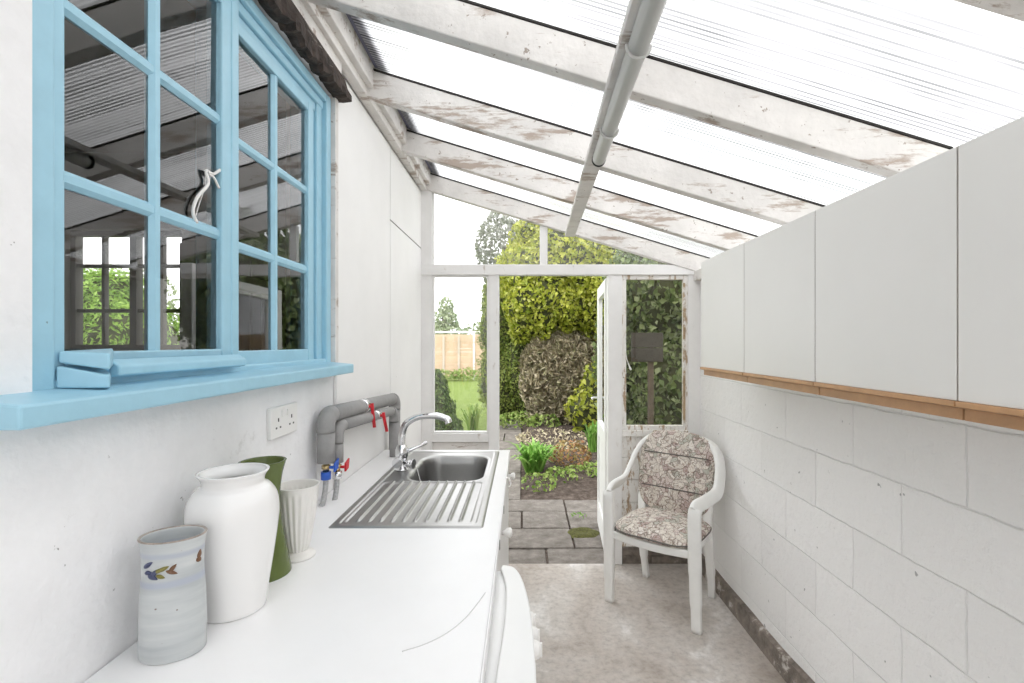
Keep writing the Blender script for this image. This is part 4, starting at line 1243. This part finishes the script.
def bush(name, label, cat, blobs, leafm, n, size, aspect=.5, group=None, base=None, trunk=None, coremat=None, corename='inner_growth', **kw):
    c0 = blobs[0][0]
    root = thing(name, label, cat, base or (c0[0], c0[1], 0), group)
    vol = [b[1][0] * b[1][2] for b in blobs]
    P, Q = [], []
    for i, (c, r) in enumerate(blobs):
        p, q = blob_points(int(n * vol[i] / sum(vol)), c, r, seed=i * 3.7 + c[0], zmin=.02)
        P.append(p); Q.append(q)
    V, F = leaf_cloud(np.concatenate(P), np.concatenate(Q), size, aspect, **kw)
    mesh_np('foliage', V, F, leafm, root)
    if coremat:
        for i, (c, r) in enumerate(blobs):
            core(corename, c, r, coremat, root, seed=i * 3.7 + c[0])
    if trunk:
        for t in trunk:
            MB().tube(spline(t[0], 5), t[1], 8).build('trunk', M_bark, root)
    return root


# ground: lawn, paving, soil bed
tag(MB().add([(-40, -12, -.06), (40, -12, -.06), (40, 70, -.06), (-40, 70, -.06)], [(0, 1, 2, 3)]).build('ground_lawn', M_lawn), kind='structure')
pv = MB()
def slab(x0, x1, y0, y1, j=.008):
    z = -.012 + random.uniform(-.006, .004)
    pv.hexa([(x0 + j, y0 + j, -.08), (x1 - j, y0 + j, -.08), (x1 - j, y1 - j, -.08), (x0 + j, y1 - j, -.08),
             (x0 + j, y0 + j, z + random.uniform(-.003, .003)), (x1 - j, y0 + j, z), (x1 - j, y1 - j, z + random.uniform(-.003, .003)), (x0 + j, y1 - j, z)])
for row in (((3.302, 3.58), (-.9, -.40, .17, .75, 1.3)), ((3.58, 3.96), (-.9, -.46, .385, .92, 1.4)), ((3.96, 4.36), (-.9, -.55, -.01, .385, .95, 1.4)), ((4.36, 4.69), (-.9, -.30, .39, .95, 1.4))):
    (y0, y1), xs_ = row
    for a, b_ in zip(xs_[:-1], xs_[1:]): slab(a, b_, y0, y1)
y = 4.69
k = 0
while y < 9.4:
    y2 = y + random.choice((.42, .55, .6))
    if k % 2: slab(-.62, -.02, y, y2)
    else: slab(-.62, -.30, y, y2); slab(-.30, -.02, y, y2)
    y = y2; k += 1
pvo = pv.build('floor_paving', M_slab, bevel=.006); tag(pvo, kind='structure')
sb = MB()
gxs = np.linspace(-.03, 3.2, 60); gys = np.linspace(4.68, 9.6, 80)
v = []
for yv in gys:
    for xv in gxs:
        ed = min(1, min(xv + .03, yv - 4.68) / .18)
        z = -.035 + ed * (.035 + .09 * smooth((yv - 4.7) / 3.0)) + .022 * noise.noise(Vector((xv * 7, yv * 7, 0))) + .012 * noise.noise(Vector((xv * 21, yv * 21, 3)))
        v.append((xv, yv, z))
nxs = len(gxs)
sb.add(v, [(j * nxs + i, j * nxs + i + 1, (j + 1) * nxs + i + 1, (j + 1) * nxs + i) for j in range(len(gys) - 1) for i in range(nxs - 1)], True)
tag(sb.build('floor_soil_bed', M_soil), kind='structure')
sg = MB().box(-.9, 1.5, YE + .011, 4.70, -.09, -.03).build('floor_joints', M_soil); tag(sg, kind='structure')

# big golden-leaved evergreen with a bare twiggy skirt
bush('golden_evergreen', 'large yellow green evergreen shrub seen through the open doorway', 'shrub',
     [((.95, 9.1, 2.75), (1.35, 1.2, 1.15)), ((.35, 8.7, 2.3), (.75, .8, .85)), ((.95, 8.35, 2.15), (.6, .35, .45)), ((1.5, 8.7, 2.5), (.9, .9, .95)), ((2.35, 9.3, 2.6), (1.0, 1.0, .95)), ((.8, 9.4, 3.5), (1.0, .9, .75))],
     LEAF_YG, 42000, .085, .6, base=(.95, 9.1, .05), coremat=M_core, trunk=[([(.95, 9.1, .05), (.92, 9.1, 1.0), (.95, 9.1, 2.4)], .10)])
# twiggy skirt
tw = thing('twiggy_mound', 'brown bare twiggy mound below the golden evergreen', 'shrub', (.75, 8.75, .06))
p, q = blob_points(16000, (.72, 8.75, .92), (.80, .7, .92), seed=4, zmin=.08, lump=.18, depth=.06)
V, F = leaf_cloud(p, q, .17, .05, jitter=.9, droop=.5, fold=.5)
mesh_np('twigs', V, F, M_twig, tw)
core('inner_growth', (.72, 8.75, .92), (.80, .7, .92), M_corebrown, tw, .93, 4, .18)
# darker hedge to the left of the doorway view
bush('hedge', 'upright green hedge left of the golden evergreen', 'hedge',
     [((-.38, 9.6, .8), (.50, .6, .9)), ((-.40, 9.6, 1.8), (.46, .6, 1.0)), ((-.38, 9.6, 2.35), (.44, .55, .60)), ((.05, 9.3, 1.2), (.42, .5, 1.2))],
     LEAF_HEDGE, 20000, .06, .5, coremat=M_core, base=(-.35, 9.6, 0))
# leafy shrub right of the mound
bush('leafy_shrub', 'low yellow green leafy shrub at the right foot of the twiggy mound', 'shrub',
     [((1.05, 7.75, .42), (.34, .3, .38)), ((1.25, 7.9, .8), (.3, .3, .4))], LEAF_YG, 900, .10, .6, coremat=M_core, base=(1.1, 7.8, .08))
# ivy and dark growth behind the right window
bush('ivy_thicket', 'dense ivy thicket behind the right end window', 'ivy',
     [((2.05, 6.0, .8), (.75, .6, .95)), ((2.1, 6.1, 2.1), (.8, .6, 1.0)), ((1.45, 6.6, 1.4), (.45, .5, 1.4))], LEAF_IVY, 12000, .085, .7, coremat=M_core, base=(1.9, 6.1, .02), droop=.8)
bx = thing('dark_board', 'dark board on a post in place of an unidentified shape behind the right window', 'board', (1.25, 4.77, -.03))  # stand-in for an unidentified dark shape behind the pane
MB().box(1.235, 1.285, 4.765, 4.815, -.05, 1.60).build('post', M_bark, bx, bevel=.003)
bxm = MB(); bxm.box(1.06, 1.37, 4.74, 4.762, 1.315, 1.452); bxm.box(1.06, 1.37, 4.74, 4.762, 1.456, 1.60)
bxm.build('panel', M_darkboard, bx, bevel=.003)

# conifer bush by the left window
bush('dark_conifer_bush', 'dark green conifer bush low in the left end window', 'shrub',
     [((-1.02, 6.0, .42), (.20, .25, .50)), ((-.86, 5.9, .28), (.15, .2, .34)), ((-1.08, 6.1, .80), (.14, .18, .36))], LEAF_CON, 7000, .055, .28, coremat=M_core, base=(-.95, 6.0, 0), jitter=.4, droop=-.8)

def blade_clump(name, label, c, n, h, spread, w, leafm, group=None, cat='plant'):
    root = thing(name, label, cat, c, group)
    mb = MB()
    for k in range(n):
        a = random.uniform(0, 2 * PI); lean = random.uniform(.1, 1.0) * spread; hh = h * random.uniform(.6, 1.1)
        b0 = Vector((c[0] + random.uniform(-.3, .3) * spread, c[1] + random.uniform(-.3, .3) * spread, c[2]))
        d = Vector((math.cos(a), math.sin(a), 0)); sd = Vector((-d.y, d.x, 0))
        p0, p1, p2, p3 = b0, b0 + d * lean * .3 + Vector((0, 0, hh * .55)), b0 + d * lean * .7 + Vector((0, 0, hh * .9)), b0 + d * lean * 1.1 + Vector((0, 0, hh * random.uniform(.7, 1.0)))
        v = [p0 - sd * w * .4, p0 + sd * w * .4, p1 - sd * w * .5, p1 + sd * w * .5, p2 - sd * w * .4, p2 + sd * w * .4, p3]
        mb.add(v, [(0, 1, 3, 2), (2, 3, 5, 4), (4, 5, 6)], True)
    mb.build('leaves', leafm, root)
    return root
def gz(x, y): return -.02 + .09 * smooth((y - 4.7) / 3.0)
blade_clump('strappy_plant', 'bright green strappy plant at the left of the flower bed', (.13, 5.65, gz(0, 5.65)), 190, .34, .30, .034, LEAF_CLUMP, 'plants in the flower bed')
blade_clump('strappy_plant', 'upright green strappy plant at the right of the flower bed', (.92, 6.45, gz(0, 6.45)), 60, .42, .16, .028, LEAF_CLUMP, 'plants in the flower bed')
blade_clump('strappy_plant', 'pale strappy leaves seen low in the left window by the lawn', (-.86, 8.4, -.05), 70, .50, .30, .03, LEAF_WEED, 'plants in the flower bed')
bush('russet_plant', 'russet leaved plant between the two strappy plants', 'plant', [((.58, 5.9, gz(0, 5.9) + .12), (.24, .2, .18))], LEAF_RED, 420, .055, .6, group='plants in the flower bed')
bush('low_weeds', 'low green weeds along the near edge of the flower bed', 'plant', [((.16, 5.05, .03), (.20, .22, .10)), ((.40, 5.3, .04), (.2, .2, .09))], LEAF_WEED, 420, .045, .7, group='plants in the flower bed')
bush('low_weeds', 'small green weeds under the russet plant', 'plant', [((.62, 5.45, .04), (.22, .14, .08)), ((.85, 5.6, .05), (.2, .14, .08))], LEAF_WEED, 260, .045, .7, group='plants in the flower bed')
bush('ground_cover', 'low green ground cover at the foot of the hedge', 'plant', [((-.05, 8.6, .12), (.42, .25, .16)), ((.35, 8.3, .14), (.3, .2, .14))], LEAF_WEED, 700, .07, .6, group='plants in the flower bed')
_ll = bush('leaf_litter', 'brown leaf litter on the soil below the mound', 'leaf litter', [((.55, 7.3, .06), (.6, .8, .05))], M_twig, 900, .07, .5); _ll['kind'] = 'stuff'
bush('grass_tuft', 'tuft of grass in a paving joint outside the door', 'plant', [((.47, 4.17, -.005), (.09, .05, .045))], LEAF_CLUMP, 160, .04, .22, jitter=.5, droop=-1)
ms = MB()
msv = []
for k in range(40):
    a = 2 * PI * k / 40
    rr_ = 1 + .25 * noise.noise(Vector((math.cos(a) * 1.7, math.sin(a) * 1.7, 4)))
    for (t_, z_) in ((1, -.006), (.8, .012), (.55, .018), (.25, .008), (.02, .004)):
        msv.append((.475 + .135 * rr_ * t_ * math.cos(a), 3.86 + .12 * rr_ * t_ * math.sin(a), -.012 + z_))
ms.add(msv, [(k * 5 + j, ((k + 1) % 40) * 5 + j, ((k + 1) % 40) * 5 + j + 1, k * 5 + j + 1) for k in range(40) for j in range(4)], True)
tag(ms.build('moss_patch', M_mossy), 'round cushion of moss on the paving outside the door', 'moss')

# fence at the end of the lawn with a pale trellis frame
fe = thing('garden_fence', 'tan panel fence at the far end of the lawn', 'fence', (-3.5, 20.8, 0))
fb = MB()
for z in np.arange(.12, 1.78, .15):
    fb.box(-6.5, -1.2, 20.8, 20.83, z - .05, z + .095)
fb.build('fence_panel', M_fence, fe)
for x in (-6.0, -4.7, -4.05, -3.4, -2.75, -2.1, -1.4):
    MB().box(x - .045, x + .045, 20.74, 20.80, -.05, 1.80).build('fence_post', M_fencep, fe)
tr_ = thing('trellis_frame', 'pale timber trellis frame standing before the tan fence', 'trellis', (-3.0, 20.2, 0))
MB().box(-5.0, -1.75, 20.2, 20.26, 1.92, 2.0).build('top_rail', M_timber, tr_)
for x in (-4.6, -2.05): MB().box(x - .04, x + .04, 20.2, 20.26, -.05, 1.92).build('post', M_timber, tr_)
bush('border_plants', 'pale green border plants in front of the tan fence', 'plant', [((-3.4, 20.0, .1), (.9, .35, .28)), ((-2.4, 19.9, .15), (.6, .35, .3)), ((-4.6, 20.0, .1), (.7, .35, .35))], LEAF_WEED, 1500, .13, .5)
# trees beyond
def tree(label, c, blobs, lm, n, size, name='garden_tree', trunk_r=.15):
    bush(name, label, 'tree', blobs, lm, n, size, .55, group='trees beyond the garden', base=(c[0], c[1], 0), coremat=None,
         trunk=[([(c[0], c[1], -.06), (c[0] + .05, c[1], c[2] * .5), (c[0], c[1], c[2])], trunk_r)])
tree('conifer tree rising beyond the tan fence', (-5.2, 32, 3.4), [((-5.2, 32, 2.0), (1.5, 1.3, .9)), ((-5.2, 32, 3.0), (.95, .9, .7)), ((-5.1, 32, 3.8), (.5, .5, .7))], LEAF_FAR, 2600, .22)
tree('low rounded trees right of the far conifer', (-3.2, 34, 2.0), [((-3.1, 34, 2.0), (1.2, 1, .9)), ((-1.9, 34, 2.2), (1.2, 1, 1.2)), ((-7.6, 34, 1.8), (1.6, 1, 1.2))], LEAF_FAR, 2600, .24)
tree('pale blossoming tree above the hedge in the upper left light', (-.45, 12.2, 3.9), [((-.55, 12.2, 3.9), (.62, .6, .85)), ((.25, 12.3, 3.7), (.7, .6, .75)), ((-.3, 12.2, 3.0), (.7, .6, .6))], LEAF_BLOSSOM, 9000, .10, name='blossom_tree', trunk_r=.09)
# light green thuja seen through the kitchen window
bush('thuja_tree', 'light green rounded thuja seen through the kitchen window', 'tree',
     [((-4.75, 5.6, 1.15), (.80, .7, 1.15)), ((-4.85, 5.6, 1.75), (.48, .45, .55))], LEAF_THUJA, 15000, .075, .3, coremat=M_core, base=(-4.8, 5.6, 0), droop=-.4, jitter=.4)
tree('loose pale tree beyond the thuja', (-9.3, 12, 2.6), [((-9.3, 12, 2.5), (.6, .6, .8)), ((-8.9, 12.2, 1.5), (.7, .8, .8))], LEAF_FAR, 1800, .13)

# ------------------------------------------------------------------ light: bright overcast sky
w = bpy.data.worlds.new('overcast'); SC.world = w; w.use_nodes = True
nt = w.node_tree; nt.nodes.clear()
o = nt.nodes.new('ShaderNodeOutputWorld'); bg = nt.nodes.new('ShaderNodeBackground')
tc = nt.nodes.new('ShaderNodeTexCoord'); sep = nt.nodes.new('ShaderNodeSeparateXYZ')
nt.links.new(tc.outputs['Generated'], sep.inputs[0])
r = ramp(nt, [(0, (.975, .985, 1.0)), (.5, (.975, .985, 1.0)), (1, (.97, .982, 1.0))], sep.outputs[2])
nt.links.new(r.outputs[0], bg.inputs[0]); bg.inputs[1].default_value = 1.0
nt.links.new(bg.outputs[0], o.inputs[0])
sun = bpy.data.lights.new('sun', 'SUN'); sun.energy = .6; sun.angle = math.radians(40); sun.color = (1, .98, .96)
so2 = bpy.data.objects.new('sun', sun); COL.objects.link(so2)
so2.rotation_euler = (math.radians(35), math.radians(-18), 0)

SC.view_settings.view_transform = 'Standard'
SC.view_settings.look = 'None'
SC.view_settings.gamma = 1.0
SC.view_settings.use_curve_mapping = False
SC.view_settings.exposure = 1.6
SC.cycles.max_bounces = 14
SC.cycles.diffuse_bounces = 8
SC.cycles.transparent_max_bounces = 16

for ob in list(bpy.data.objects):
    if '_o' in ob: del ob['_o']
